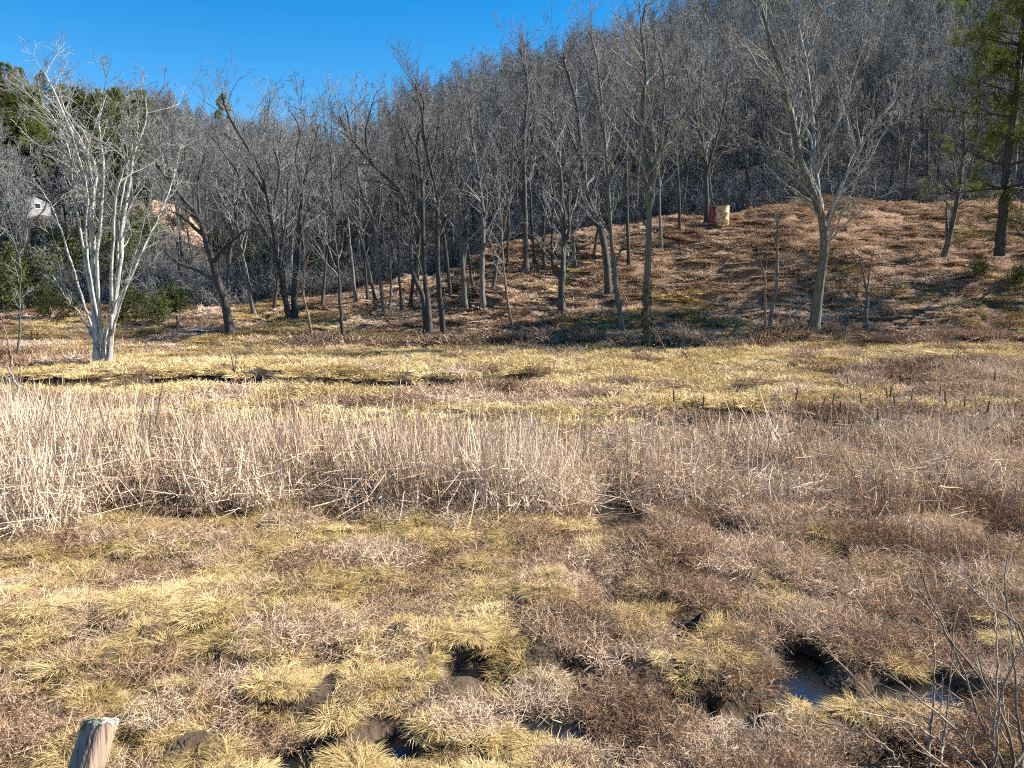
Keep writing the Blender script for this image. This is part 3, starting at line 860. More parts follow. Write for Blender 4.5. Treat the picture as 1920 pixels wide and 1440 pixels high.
for i, (px, py, d, k, sc) in enumerate(SHRUBS):
    x = (px - 960) / FPX * d; z = float(terrain(x, d)); rz = rngp.uniform(0, 6.28)
    lab, grp = ('dark evergreen bush in the thicket behind the pale clump of stems', 'evergreen bushes at the left') if px < 360 else ('small green bush at the foot of the wood left of centre', 'green bushes left of centre')
    if firsts[k]:
        firsts[k] = False; o = shrubs[k]; o.location = (x, d, z - .05); o.rotation_euler = (0, 0, rz); o.scale = (sc,) * 3
        tag(o, lab, 'bush', grp)
    else:
        tag(copy_tree(shrubs[k], (x, d, z - .05), rz, sc), lab, 'bush', grp)
x, d = (1828 - 960) / FPX * 41, 41.
tag(copy_tree(shrubs[0], (x, d, float(terrain(x, d)) - .05), .4, .42), 'loose green bush on the knoll between slanting tree and pine', 'bush').pop('group', None)
x, d = (1905 - 960) / FPX * 40, 40.
tag(copy_tree(shrubs[2], (x, d, float(terrain(x, d)) - .05), 1.4, .5), 'green bush on the knoll behind the pine at the right edge', 'bush').pop('group', None)

# ------------------------------------------------------------------ the leafless wood on the hillsides
def wood_tree(H, rng, fork):
    z = np.linspace(-.2, H * .8, 26)
    ph = rng.uniform(0, 6.28, 4)
    main = np.stack([.2 * np.sin(z * .45 + ph[0]) + .1 * np.sin(z * 1.1 + ph[3]) + .06 * z * np.sin(ph[2]), .2 * np.sin(z * .5 + ph[1]) + .06 * z * np.cos(ph[2]), z], 1)
    main -= main[0] * np.array([1, 1, 0])
    R = np.linspace(.12 + .05 * rng.random(), .03, 26)
    stems = [main]; rad = [R]
    for k in range(fork):
        i = int(rng.integers(9, 17)); a = rng.uniform(0, 6.28)
        n = 26; L = H * rng.uniform(.35, .5)
        s = polyline(main[i][None], unit(np.array([[math.cos(a) * .55, math.sin(a) * .55, 1.]])), np.array([L]), n, .07, .03, rng)[0]
        stems.append(s); rad.append(np.linspace(R[i] * .75, .015, n))
    tr = Soup(); tr.tubes(main[None], R[None], 7)
    for s, r in zip(stems[1:], rad[1:]): tr.tubes(s[None], r[None], 5)
    cr = crown_soup(stems, rad, rng, 1.05, .28, .28, .07, (3, 3, 2), .0125, ang=40)
    return tr.mesh('trunk', M_GREY), cr.mesh('crown', M_TWIG)
PROTO = [wood_tree(10.5 + .6 * k, np.random.default_rng(200 + k), 3 + k % 3) for k in range(8)]

def forest_points(n, rng, tmin=-.78, tmax=.78, dmin=50., dmax=172., spacing=2.1):
    pts = []; grid = {}
    t = rng.uniform(tmin, tmax, n); d = np.sqrt(rng.uniform(dmin ** 2, dmax ** 2, n))
    x = t * d
    w = wood_mask(x, d)
    px = 960 + FPX * t
    lim = np.interp(px, [0, 300, 450, 640, 800, 970, 1150, 1345, 1920], np.array([256, 256, 266, 304, 246, 226, 216, 206, 206]) * SC)
    open_left = (px > 270) & (px < 500) & (d > 68) & (d < 87)           # the clay bank and the track
    house = ((px > 0) & (px < 130) & (d > 66) & (d < 96)) | ((px > 90) & (px < 320) & (d > 79) & (d < 94))
    thin = rng.random(n) < np.where((px < 310) & (d > 55), np.where(d > 92, .08, .2), np.where((px > 1640) & (px < 1860) & (d > 78), .35, 1.0))
    ok = thin & (w > .6) & (d < lim) & ~open_left & ~house
    for xi, yi in zip(x[ok], d[ok]):
        c = (int(xi // spacing), int(yi // spacing))
        if any((xi - a) ** 2 + (yi - b) ** 2 < spacing ** 2 for gx in (-1, 0, 1) for gy in (-1, 0, 1) for a, b in grid.get((c[0] + gx, c[1] + gy), ())): continue
        grid.setdefault(c, []).append((xi, yi)); pts.append((xi, yi))
    return np.array(pts)

rngf = np.random.default_rng(31)
FP = forest_points(5200, rngf)
FP = FP[np.argsort(FP[:, 1])]
print('wood trees', len(FP))
near, far = FP[:285], FP[285:]
for i, (x, y) in enumerate(near):
    k = i % len(PROTO)
    z = float(terrain(x, y)); sc = rngf.uniform(.72, 1.12)
    px = 960 + FPX * x / y
    if px < 560: lab, grp = 'slim bare grey tree in the wood on the left slope', 'bare trees of the left slope'
    elif px < 1180: lab, grp = 'slim bare grey tree in the wood behind the middle row', 'bare trees behind the middle row'
    else: lab, grp = 'slim bare grey tree in the dark wood above the knoll', 'bare trees above the knoll'
    root = empty('forest_tree', (x, y, z)); root.rotation_euler = (rngf.normal(0, .04), rngf.normal(0, .04), rngf.uniform(0, 6.28)); root.scale = (sc * rngf.uniform(.8, 1.), sc * rngf.uniform(.8, 1.), sc)
    tag(root, lab, 'tree', grp)
    obj('trunk', PROTO[k][0], root); obj('crown', PROTO[k][1], root)

# ------------------------------------------------------------------ scatter by geometry nodes (for stuff only)
def scatter(name, label, protos, P, rot, scl, idx, tint, cat=None):
    hold = bpy.data.collections.new(name + '_shapes')
    for k, me in enumerate(protos):
        hold.objects.link(bpy.data.objects.new('%s_shape_%02d' % (name, k), me))
    me = bpy.data.meshes.new(name)
    n = len(P)
    me.vertices.add(n); me.vertices.foreach_set('co', np.ascontiguousarray(P, dtype=np.float32).ravel())
    for nm, ty, val, key in (('rot', 'FLOAT_VECTOR', rot, 'vector'), ('scl', 'FLOAT_VECTOR', scl, 'vector'), ('pick', 'INT', idx, 'value'), ('tint', 'FLOAT', tint, 'value')):
        a = me.attributes.new(nm, ty, 'POINT')
        a.data.foreach_set(key, np.ascontiguousarray(val, dtype=np.int32 if ty == 'INT' else np.float32).ravel())
    o = obj(name, me)
    ng = bpy.data.node_groups.new(name, 'GeometryNodeTree')
    ng.interface.new_socket('Geometry', in_out='INPUT', socket_type='NodeSocketGeometry')
    ng.interface.new_socket('Geometry', in_out='OUTPUT', socket_type='NodeSocketGeometry')
    N = ng.nodes; L = ng.links
    gi = N.new('NodeGroupInput'); go = N.new('NodeGroupOutput')
    ci = N.new('GeometryNodeCollectionInfo'); ci.inputs['Collection'].default_value = hold
    ci.inputs['Separate Children'].default_value = True; ci.inputs['Reset Children'].default_value = True
    io = N.new('GeometryNodeInstanceOnPoints'); io.inputs['Pick Instance'].default_value = True
    def attr(nm, ty):
        a = N.new('GeometryNodeInputNamedAttribute'); a.data_type = ty; a.inputs['Name'].default_value = nm; return a.outputs['Attribute']
    e2r = N.new('FunctionNodeEulerToRotation')
    L.new(attr('rot', 'FLOAT_VECTOR'), e2r.inputs[0]); L.new(e2r.outputs[0], io.inputs['Rotation'])
    L.new(attr('scl', 'FLOAT_VECTOR'), io.inputs['Scale']); L.new(attr('pick', 'INT'), io.inputs['Instance Index'])
    L.new(gi.outputs[0], io.inputs['Points']); L.new(ci.outputs[0], io.inputs['Instance']); L.new(io.outputs[0], go.inputs[0])
    md = o.modifiers.new('scatter', 'NODES'); md.node_group = ng
    tag(o, label, cat, None, 'stuff')
    return o

def joined(tr, cr):
    me = tr.copy(); a = tr; b = cr
    V = []; Q = []; n = 0
    for m in (a, b):
        v = np.empty(len(m.vertices) * 3, np.float32); m.vertices.foreach_get('co', v); V.append(v.reshape(-1, 3))
        q = np.empty(len(m.loops), np.int32); m.loops.foreach_get('vertex_index', q); Q.append(q.reshape(-1, 4) + n); n += len(m.vertices)
    return mesh_from('wood_tree', np.concatenate(V), np.concatenate(Q), M_TWIG)
n = len(far)
sc = rngf.uniform(.75, 1.15, n)
scatter('far_wood', 'mass of leafless grey trees covering the upper hillsides', [joined(*p) for p in PROTO[:4]],
        np.stack([far[:, 0], far[:, 1], terrain(far[:, 0], far[:, 1])], 1),
        np.stack([rngf.normal(0, .04, n), rngf.normal(0, .04, n), rngf.uniform(0, 6.28, n)], 1),
        np.stack([sc, sc, sc * rngf.uniform(.85, 1.1, n)], 1), np.arange(n) % 4, rngf.random(n), 'trees')

# brushwood under the trees and along the edge of the wood
def brush(rng, H=1.3):
    n = 9
    d = unit(np.stack([rng.normal(0, .6, n), rng.normal(0, .6, n), np.ones(n)], 1))
    PT = polyline(rng.normal(0, .25, (n, 3)) * np.array([1, 1, 0]), d, H * rng.uniform(.6, 1.2, n), 6, .14, -.02, rng)
    RD = np.full((n, 1), .014) * np.linspace(1, .4, 6)[None]
    A, AR = spawn(PT, RD, 6, .2, 1, .45, 40, 0, 0, .16, 4, rng, .7, .007)
    B, BR = spawn(A, AR, 4, .2, 1, .6, 40, 0, 0, .16, 3, rng, .7, .006)
    sp = Soup(); sp.tubes(PT, RD, 4); sp.tubes(A, AR, 3); sp.tubes(B, BR, 3)
    return sp.mesh('brush', M_TWIG)
BR = [brush(np.random.default_rng(300 + k)) for k in range(5)]
n = 9000
t = rngf.uniform(-.76, .76, n); d = rngf.uniform(48, 130, n); x = t * d
px = 960 + FPX * t
w = wood_mask(x, d)
ok = (w > .35) & ~((px > 265) & (px < 500) & (d > 70) & (d < 88)) & ~((px > -20) & (px < 125) & (d > 80) & (d < 95)) & (rngf.random(n) < np.interp(d, [48, 60, 130], [1, .8, .35]))
x, d = x[ok], d[ok]; n = len(x)
s = rngf.uniform(.6, 1.7, n)
scatter('undergrowth', 'tangled grey brushwood on the floor of the wood', BR, np.stack([x, d, terrain(x, d)], 1),
        np.stack([np.zeros(n), np.zeros(n), rngf.uniform(0, 6.28, n)], 1), np.stack([s, s, s * rngf.uniform(.6, 1.3, n)], 1), rngf.integers(0, 5, n), rngf.random(n), 'brushwood')

# ------------------------------------------------------------------ grass, dead weeds and reeds
def tussock(rng, n=150, R=.16, L=.46, w=.0075, flop=.9, lean=(0, 0)):
    a = rng.uniform(0, 6.28, n); r = R * np.sqrt(rng.random(n))
    p = np.stack([r * np.cos(a), r * np.sin(a), np.zeros(n) - .02], 1)
    out = np.stack([np.cos(a) * (.15 + r / R * .7), np.sin(a) * (.15 + r / R * .7), np.ones(n)], 1) + np.array([lean[0], lean[1], 0])
    d = unit(out + rng.normal(0, .22, (n, 3)))
    ln = L * rng.uniform(.55, 1.2, n)
    P = 5
    PT = np.empty((n, P, 3)); PT[:, 0] = p
    hor = unit(d * np.array([1, 1, 0]) + rng.normal(0, .25, (n, 3)) * np.array([1, 1, 0]) + np.array([lean[0] * .5, lean[1] * .5, 0]))
    fl = flop * rng.uniform(.3, 1.5, n)[:, None]
    for k in range(1, P):
        d = unit(d + hor * fl * .32 - np.array([0, 0, 1]) * fl * .42 * (k / P) * 1.5)
        PT[:, k] = PT[:, k - 1] + d * (ln / (P - 1))[:, None]
    PT[:, :, 2] = np.maximum(PT[:, :, 2], -.02 + .03 * rng.random((n, 1)))
    side = unit(np.cross(d, np.array([0, 0, 1.])) + rng.normal(0, .5, (n, 3)))
    W = w * rng.uniform(.7, 1.3, n)[:, None] * np.array([1, 1, .9, .65, .2])[None]
    sp = Soup(); sp.ribbons(PT, W, side)
    return sp

def tangle(rng, n=300, R=.45, H=.16, w=.009, stalks=3, L=(.1, .34)):
    a = rng.uniform(0, 6.28, n); r = R * np.sqrt(rng.random(n))
    hump = H * (.35 + .65 * fbm(r * np.cos(a) * 4 + 9, r * np.sin(a) * 4, int(rng.integers(1, 999)), 2))
    p = np.stack([r * np.cos(a), r * np.sin(a), rng.random(n) ** .7 * hump * 1.3], 1)
    d = unit(rng.normal(0, 1, (n, 3)) * np.array([1, 1, .5]) + np.array([0, 0, .22]))
    PT = polyline(p, d, rng.uniform(L[0], L[1], n), 4, .15, -.05, rng)
    PT[:, :, 2] = np.maximum(PT[:, :, 2], -.02)
    side = unit(np.cross(d, rng.normal(0, 1, (n, 3))))
    sp = Soup(); sp.ribbons(PT, w * rng.uniform(.5, 1.4, n)[:, None] * np.array([1, 1, .9, .5])[None], side)
    m = stalks                                                # a few upright weed stalks with side twigs
    if m:
        p = np.stack([rng.uniform(-R, R, m) * .8, rng.uniform(-R, R, m) * .8, np.zeros(m)], 1)
        S = polyline(p, unit(np.stack([rng.normal(0, .2, m), rng.normal(0, .2, m), np.ones(m)], 1)), rng.uniform(.15, .42, m), 5, .1, .02, rng)
        SR = np.full((m, 5), w * .4)
        B, BR = spawn(S, SR, 5, .35, 1, .28, 45, .1, .02, .15, 3, rng, .8, w * .28)
        sp.tubes(S, SR, 3); sp.tubes(B, BR, 3)
    return sp

def reeds(rng, n=26, R=.26, H=1.05, w=.016, bend=.5, broken=.45):
    p = np.stack([rng.uniform(-R, R, n), rng.uniform(-R, R, n), np.zeros(n) - .05], 1)
    d = unit(np.stack([rng.normal(0, .27, n), rng.normal(0, .27, n), np.ones(n)], 1))
    ln = H * rng.uniform(.35, 1.2, n); P = 6
    PT = np.empty((n, P, 3)); PT[:, 0] = p
    br = (rng.random(n) < broken); bk = rng.integers(2, 5, n); a = rng.uniform(0, 6.28, n)
    hor = np.stack([np.cos(a), np.sin(a), -rng.uniform(.1, 1.3, n)], 1)
    for k in range(1, P):
        hit = (br & (bk == k))[:, None]
        d = np.where(hit, unit(d * .3 + hor), unit(d + rng.normal(0, .05 * bend, (n, 3))))
        PT[:, k] = PT[:, k - 1] + d * (ln / (P - 1))[:, None]
    PT[:, :, 2] = np.maximum(PT[:, :, 2], -.04)
    side = unit(np.cross(d, rng.normal(0, 1, (n, 3))))
    sp = Soup(); sp.ribbons(PT, w * rng.uniform(.5, 1.3, n)[:, None] * np.array([1, 1, 1, .9, .75, .3])[None], side)
    return sp

M_YEL = blade_mat('yellow_grass', [(0, (.21, .14, .055)), (.5, (.54, .4, .18)), (1, (.77, .61, .34))], .12)
M_WEED = blade_mat('dead_weed', [(0, (.07, .036, .02)), (.4, (.29, .185, .115)), (.7, (.52, .375, .255)), (1, (.66, .52, .38))], .12)
M_REED = blade_mat('dead_reed', [(0, (.1, .055, .03)), (.35, (.38, .265, .17)), (.7, (.58, .44, .31)), (1, (.76, .63, .48))], .12)
M_BROOM = blade_mat('brown_grass', [(0, (.19, .115, .072)), (.5, (.46, .325, .22)), (1, (.74, .58, .44))], .12)
rv = np.random.default_rng(404)
leans = [(0, 0), (.5, .1), (-.5, .2), (.3, -.5), (-.2, -.6), (0, .5)]
def yellow_patch(rng, m=5, R=.17):
    out = Soup()
    for k in range(m):
        a, r = rng.uniform(0, 6.28), R * math.sqrt(rng.random())
        l = rng.normal(0, .45, 2)
        q = tussock(rng, 95, .07, rng.uniform(.11, .21), .0044, rng.uniform(.9, 1.35), l)
        out.add(np.concatenate(q.V) + np.array([r * math.cos(a), r * math.sin(a), rng.uniform(-.01, .02)]), np.concatenate(q.Q))
    return out
P_YEL = [yellow_patch(np.random.default_rng(500 + k)).mesh('yellow_grass', M_YEL, False) for k in range(8)]
P_YELF = [tussock(np.random.default_rng(510 + k), 210, .42, .25, .0145, .8 + .15 * (k % 3), leans[k]).mesh('yellow_grass', M_YEL, False) for k in range(6)]
P_BRO = [tussock(np.random.default_rng(520 + k), 170, .45, .34, .022, .8 + .2 * (k % 3), leans[k]).mesh('brown_grass', M_BROOM, False) for k in range(6)]
P_WEED = [tangle(np.random.default_rng(540 + k), 540, .34, .05 + .012 * k, .0044, 1, (.05, .19)).mesh('dead_weed', M_WEED, False) for k in range(7)]
P_WEEDF = [tangle(np.random.default_rng(550 + k), 260, .5, .07 + .015 * k, .0125, 0, (.1, .32)).mesh('dead_weed', M_WEED, False) for k in range(6)]
P_REED = [reeds(np.random.default_rng(560 + k), 120, .45, .9 + .06 * k, .012, .9, .68).mesh('dead_reed', M_REED, False) for k in range(6)]
P_REEDB = [reeds(np.random.default_rng(580 + k), 80, .5, .56 + .06 * k, .0115, 1.0, .8).mesh('broken_reed', M_REED, False) for k in range(6)]

def sample(n, d0, d1, tm=.8):
    t = rv.uniform(-tm, tm, n); d = np.sqrt(rv.uniform(d0 * d0, d1 * d1, n)); return t * d, d, 960 + FPX * t

def sample_near(n, d0, d1, tm=.8):
    t = rv.uniform(-tm, tm, n); d = d0 + (d1 - d0) * rv.random(n) ** .85; return t * d, d, 960 + FPX * t

def dry(x, y): return (wetness(x, y) < .26) & (ditch(x, y) < .2) & ((terrain(x, y) > -.12) | (y > 29)) & ((fbm(x * 3.0, y * 3.2, 11, 2) > .22) | (y > 11))

def yellow_mask(x, d, px):
    nz = fbm(x * 2.2 + 3, d * 1.9, 71, 3) * .65 + (1 - fbm(x * 3.0, d * 3.2, 11, 2)) * .35
    near = np.interp(px, [0, 900, 1080, 1300, 1920], [.6, .6, .52, .43, .39])
    near = near - .08 * sstep(9.0, 10.2, d)
    nf = fbm(x * .28 + 3, d * .6, 171, 3)
    band = np.interp(px, [0, 400, 1100, 1500, 1920], [.46, .63, .67, .58, .48]) + .14 * sstep(24, 30, d) * (px > 350) - .3 * (1 - sstep(16, 19, d)) * (px > 1250)
    return np.where(d < 11, nz < near, nf < band)

def reed_level(x, d, px):
    nz = (fbm(x * .5, d * .5, 83, 2) - .5)
    front = np.interp(px, [0, 500, 1000, 1300, 1920], [9.2, 9.8, 10.1, 10.3, 10.3]) + nz * 1.6
    back = np.interp(px, [0, 200, 450, 1000, 1100], [15.5, 14.0, 12.9, 12.9, 12.2]) + nz * 2.0
    return (d > front) & (d < back) & (px < 1120 + nz * 300), (d > front) & (d < np.interp(px, [1000, 1300, 1920], [12.4, 14, 15.5]) + nz * 2) & (px >= 1020 + nz * 300)

def put(name, label, protos, x, d, smin, smax, zs=(.8, 1.2), tint=None, sink=0.0, cat=None, tilt=.08):
    n = len(x); s = rv.uniform(smin, smax, n) * np.interp(d, [4.6, 9.5], [.62, 1.0])      # lower, finer growth towards the road bank
    P = np.stack([x, d, terrain(x, d) - sink], 1)
    tn = rv.uniform(.2, .85, n) if tint is None else tint
    return scatter(name, label, protos, P, np.stack([rv.normal(0, tilt, n), rv.normal(0, tilt, n), rv.uniform(0, 6.28, n)], 1),
                   np.stack([s, s, s * rv.uniform(zs[0], zs[1], n)], 1), rv.integers(0, len(protos), n), tn, cat)

# yellow tussocks: near meadow and the band behind the reeds
def tint_at(x, d, f, seed, amp, mid=.5): return np.clip(mid + (fbm(x * f, d * f, seed, 3) - .5) * amp + rv.normal(0, .12, len(x)), .02, .98)
xa, da, pa = sample_near(4600, 4.2, 11.0); ka = yellow_mask(xa, da, pa) & dry(xa, da)
x, d = xa[ka], da[ka]
put('yellow_grass', 'yellow dry grass tussocks in the near meadow', P_YEL, x, d, .75, 1.35, (.5, 1.0), tint_at(x, d, .9, 5, .9), .02, 'grass')
xb, db, pb = sample(6200, 12.5, 35.5)
rl, rr = reed_level(xb, db, pb)
kb = yellow_mask(xb, db, pb) & dry(xb, db) & ~rl & ~(rr & (rv.random(len(xb)) < .85))
x, d = xb[kb], db[kb]
put('far_yellow_grass', 'yellow grass flats between the reeds and the bank', P_YELF, x, d, .75, 1.2, (.6, 1.15), tint_at(x, d, .9, 5, .9, .6), .02, 'grass')

# pinkish brown dead weeds filling the rest
xa, da, pa = sample_near(3300, 4.2, 12.5); ya = yellow_mask(xa, da, pa)
ka = dry(xa, da) & (~ya | (rv.random(len(xa)) < .12))
x, d = xa[ka], da[ka]
put('dead_weeds', 'tangled pinkish brown dead weed stalks in the near meadow', P_WEED, x, d, .8, 1.35, (.6, 1.3), np.minimum(tint_at(x, d, 1.2, 15, 1.4, .63), .88), .02, 'weeds', .1)
xb, db, pb = sample(5600, 12.5, 35.5); yb = yellow_mask(xb, db, pb)
rl, rr = reed_level(xb, db, pb)
kb = dry(xb, db) & (~yb | (rv.random(len(xb)) < .05)) & ~rl
x, d = xb[kb], db[kb]
put('far_dead_weeds', 'pinkish brown dead weeds among the yellow grass flats', P_WEEDF, x, d, .75, 1.3, (.6, 1.2), tint_at(x, d, .7, 15, 1.3, .55), .02, 'weeds', .1)

# the belt of dead cattail leaves
x, d, px = sample(2500, 8.6, 17.5); rl, rr = reed_level(x, d, px)
dens = fbm(x * .8, d * .8, 97, 2)
k1 = rl & dry(x, d)
tn = np.clip(rv.normal(.66, .25, len(x)), .02, 1)
put('dead_reeds', 'thick belt of pale dead cattail leaves across the marsh', P_REED, x[k1], d[k1], .75, 1.12, (.75, 1.1), tn[k1], 0, 'reeds', .1)
k2 = rr & dry(x, d) & (rv.random(len(x)) < .95 * (.45 + dens))
tn2 = np.clip(rv.normal(.6, .22, len(x)), .05, .98)
put('broken_reeds', 'broken brown cattail leaves lying thin over the right of the marsh', P_REEDB, x[k2], d[k2], .7, 1.15, (.6, 1.15), tn2[k2], 0, 'reeds', .2)

# a few shoots of pale green among the broken reeds
M_SHOOT = blade_mat('green_shoot', [(0, (.2, .27, .16)), (.5, (.4, .5, .33)), (1, (.6, .68, .5))], .2)
P_SHOOT = [reeds(np.random.default_rng(590 + k), 9, .16, .42 + .06 * k, .011, 1.0, .6).mesh('green_shoot', M_SHOOT, False) for k in range(4)]
x, d, px = sample(260, 10.3, 14.5); k3 = (px > 1130) & (px < 1940) & (fbm(x * 1.1, d * 1.1, 207, 2) > .5)
put('green_shoots', 'pale green shoots among the broken reeds on the right', P_SHOOT, x[k3], d[k3], .8, 1.25, (.7, 1.2), None, 0, 'shoots', .25)

# brown grass on the bank and the knoll
x, d, px = sample(9000, 32.5, 60)
w = wood_mask(x, d); nb = fbm(x * .35, d * .35, 111, 3)
ok = (w < .55) & (sstep(32.5, 35, d) > rv.random(len(x)))
x, d, px, nb = x[ok], d[ok], px[ok], nb[ok]
yl = (fbm(x * .3, d * .3, 131, 3) + np.interp(px, [0, 900, 1700, 1920], [.08, -.02, -.03, .16]) + np.interp(d, [36, 44], [.0, -.13]) * (px > 700)) > .6
tn = np.clip(.5 + (nb - .5) * 1.2 + rv.normal(0, .15, len(x)), .02, .98)
put('brown_grass', 'coarse russet grass on the bank and the knoll', P_BRO, x[~yl], d[~yl], .75, 1.4, (.45, .9), tn[~yl], .03, 'grass', .12)
put('pale_grass', 'patches of pale yellow grass on the far slope', P_YELF, x[yl], d[yl], .9, 1.4, (.6, 1.1), tn[yl] * .8, .03, 'grass', .1)
# the rough shaggy edge at the foot of the bank
x, d, px = sample(2600, 32.6, 36.0)
edge = 34.1 + 1.1 * (fbm(x * .5, 0 * x + 4, 77, 2) - .5) * 2 - np.interp(px, [1500, 1920], [0, .6])
ok = (np.abs(d - edge) < .55) & (px > 560) & (fbm(x * .8, d * .8, 79, 2) > .36)
put('bank_grass', 'shaggy dark russet grass along the foot of the bank', P_BRO, x[ok], d[ok], 1.1, 1.9, (.9, 1.6), np.clip(rv.normal(.3, .2, ok.sum()), 0, 1), .03, 'grass', .12)

# ------------------------------------------------------------------ cattail spikes
M_SPIKE = plain_mat('cattail_spike', (.13, .075, .042), .9, .6, 60)
M_STALK = plain_mat('cattail_stalk', (.4, .3, .2), .8, .3, 30)
def lathe(profile, S=10):
    """profile: (radius, height) pairs"""
    a = np.arange(S) * 2 * np.pi / S
    V = np.array([[r * math.cos(t), r * math.sin(t), z] for r, z in profile for t in a])
    P = len(profile)
    p_, k_ = np.meshgrid(np.arange(P - 1), np.arange(S), indexing='ij')
    i0 = p_ * S + k_; i1 = p_ * S + (k_ + 1) % S
    return V, np.stack([i0, i1, i1 + S, i0 + S], -1).reshape(-1, 4)
sp = Soup(); zz = np.linspace(-.1, 1.36, 8)
sp.tubes(np.stack([.01 * np.sin(zz * 4), 0 * zz, zz], 1)[None], np.linspace(.006, .003, 8)[None], 5)
ME_STALK = sp.mesh('stalk', M_STALK)
V, Q = lathe([(.004, 1.01), (.011, 1.015), (.012, 1.03), (.012, 1.15), (.011, 1.18), (.003, 1.19)], 8)
ME_HEAD = mesh_from('spike', V, Q, M_SPIKE)
HEADS = [(1272,749),(1308,759),(1358,767),(1412,757),(1229,782),(1613,715),(1716,695),(1663,736),(1687,739),(1703,744),(1753,736),(1867,708),(1602,773),(1658,779),(1823,757),(1841,768),(1697,757),(1580,768),(1540,752),(1480,742),(1785,748),(1640,752)]
rc = np.random.default_rng(9)
for px, py in HEADS:
    Y = 1.92 * FPX / (py - HORIZON) ; p = at_y(px, py, Y)
    z = float(terrain(p[0], Y)); s = (p[2] + .05 - z) / 1.1
    o = empty('cattail', (p[0], Y, z)); q = rc.uniform(.85, 1.25); o.scale = (q, q, s); o.rotation_euler = (rc.normal(0, .1), rc.normal(0, .13), rc.uniform(0, 6))
    tag(o, 'brown cattail spike on a thin stalk above the broken reeds', 'cattail', 'cattail spikes at the right of the marsh')
    obj('stalk', ME_STALK, o); obj('spike', ME_HEAD, o)

# ------------------------------------------------------------------ weathered fence post, front left
def fence_post():
    top = at_y(190, 1350, 2.95); bot_px = at_y(160, 1445, 2.9)
    ax = unit((top - bot_px))
    g = float(terrain(bot_px[0], bot_px[1]))
    L = (top[2] - g + .35) / ax[2]
    foot = top - ax * L
    m, n, l = new_mat('weathered_post')
    tc = n.new('ShaderNodeTexCoord'); mp = n.new('ShaderNodeMapping'); mp.inputs['Scale'].default_value = (60, 60, 2.0)
    nz = n.new('ShaderNodeTexNoise'); nz.inputs['Scale'].default_value = 1; nz.inputs['Detail'].default_value = 6
    l.new(tc.outputs['Object'], mp.inputs['Vector']); l.new(mp.outputs['Vector'], nz.inputs['Vector'])
    r = ramp(n, [(.32, (.06, .035, .022)), (.45, (.33, .225, .16)), (.75, (.5, .36, .26))]); l.new(nz.outputs['Fac'], r.inputs['Fac'])
    b = n.new('ShaderNodeBsdfPrincipled'); b.inputs['Roughness'].default_value = .85; l.new(r.outputs['Color'], b.inputs['Base Color'])
    bp = n.new('ShaderNodeBump'); bp.inputs['Strength'].default_value = 1; bp.inputs['Distance'].default_value = .008
    l.new(nz.outputs['Fac'], bp.inputs['Height']); l.new(bp.outputs['Normal'], b.inputs['Normal'])
    o = n.new('ShaderNodeOutputMaterial'); l.new(b.outputs['BSDF'], o.inputs['Surface'])
    m2 = bark_mat('lichen_top', [(.36, (.07, .065, .055)), (.46, (.3, .29, .26)), (.56, (.5, .5, .47)), (.7, (.68, .68, .65))], scale=(38, 38, 38), tint_obj=0, moss=(.2, .25, .09))
    root = empty('fence_post', tuple(foot)); tag(root, 'weathered leaning wooden fence post with a lichen-white top at lower left', 'fence post')
    X = unit(np.cross(ax, np.array([0, 1., 0]))); Yv = np.cross(ax, X)
    S = 28; a = np.arange(S) * 2 * np.pi / S
    rng = np.random.default_rng(3)
    rad = .062 * (1 + .05 * np.sin(2 * a + 1) + .035 * rng.normal(0, 1, S))
    rings = []
    hs = np.linspace(0, L, 14)
    for k, h in enumerate(hs):
        rr = rad * (1 + .006 * rng.normal(0, 1, S))
        off = ax * h
        tilt = 0
        P = (np.cos(a) * rr)[:, None] * X + (np.sin(a) * rr)[:, None] * Yv + off
        if k == 13:                                             # slanted saw cut, higher at the back right
            P = P + ax[None] * (-(np.cos(a) * .018) + np.sin(a) * .02 + rng.normal(0, .002, S))[:, None]
        rings.append(P)
    V = np.concatenate(rings)
    p_, k_ = np.meshgrid(np.arange(13), np.arange(S), indexing='ij')
    i0 = p_ * S + k_; i1 = p_ * S + (k_ + 1) % S
    obj('shaft', mesh_from('shaft', V, np.stack([i0, i1, i1 + S, i0 + S], -1).reshape(-1, 4), m), root)
    topc = rings[-1].mean(0)
    Vt = [topc]; T = []
    fr = [.33, .66, .96, 1.02, 1.025]; dz = [.003, .004, .003, -.002, -.012]
    for f, q in zip(fr, dz):
        jit = rng.normal(0, .004 if f < 1 else .006, (S, 1)) * ax[None]
        if q < 0: jit = -np.abs(rng.normal(0, .012, (S, 1))) * ax[None]
        Vt += list(topc + (rings[-1] - topc) * f + ax * q + jit)
    T = [[0, 1 + k, 1 + (k + 1) % S] for k in range(S)]
    Qs = []
    for j in range(len(fr) - 1):
        for k in range(S):
            Qs.append([1 + j * S + k, 1 + (j + 1) * S + k, 1 + (j + 1) * S + (k + 1) % S, 1 + j * S + (k + 1) % S])
    o = obj('top', mesh_from('top', np.array(Vt), [np.array(Qs), np.array(T)], m2), root)
    o['label'] = 'pale lichen crust on the sawn top of the post'
fence_post()

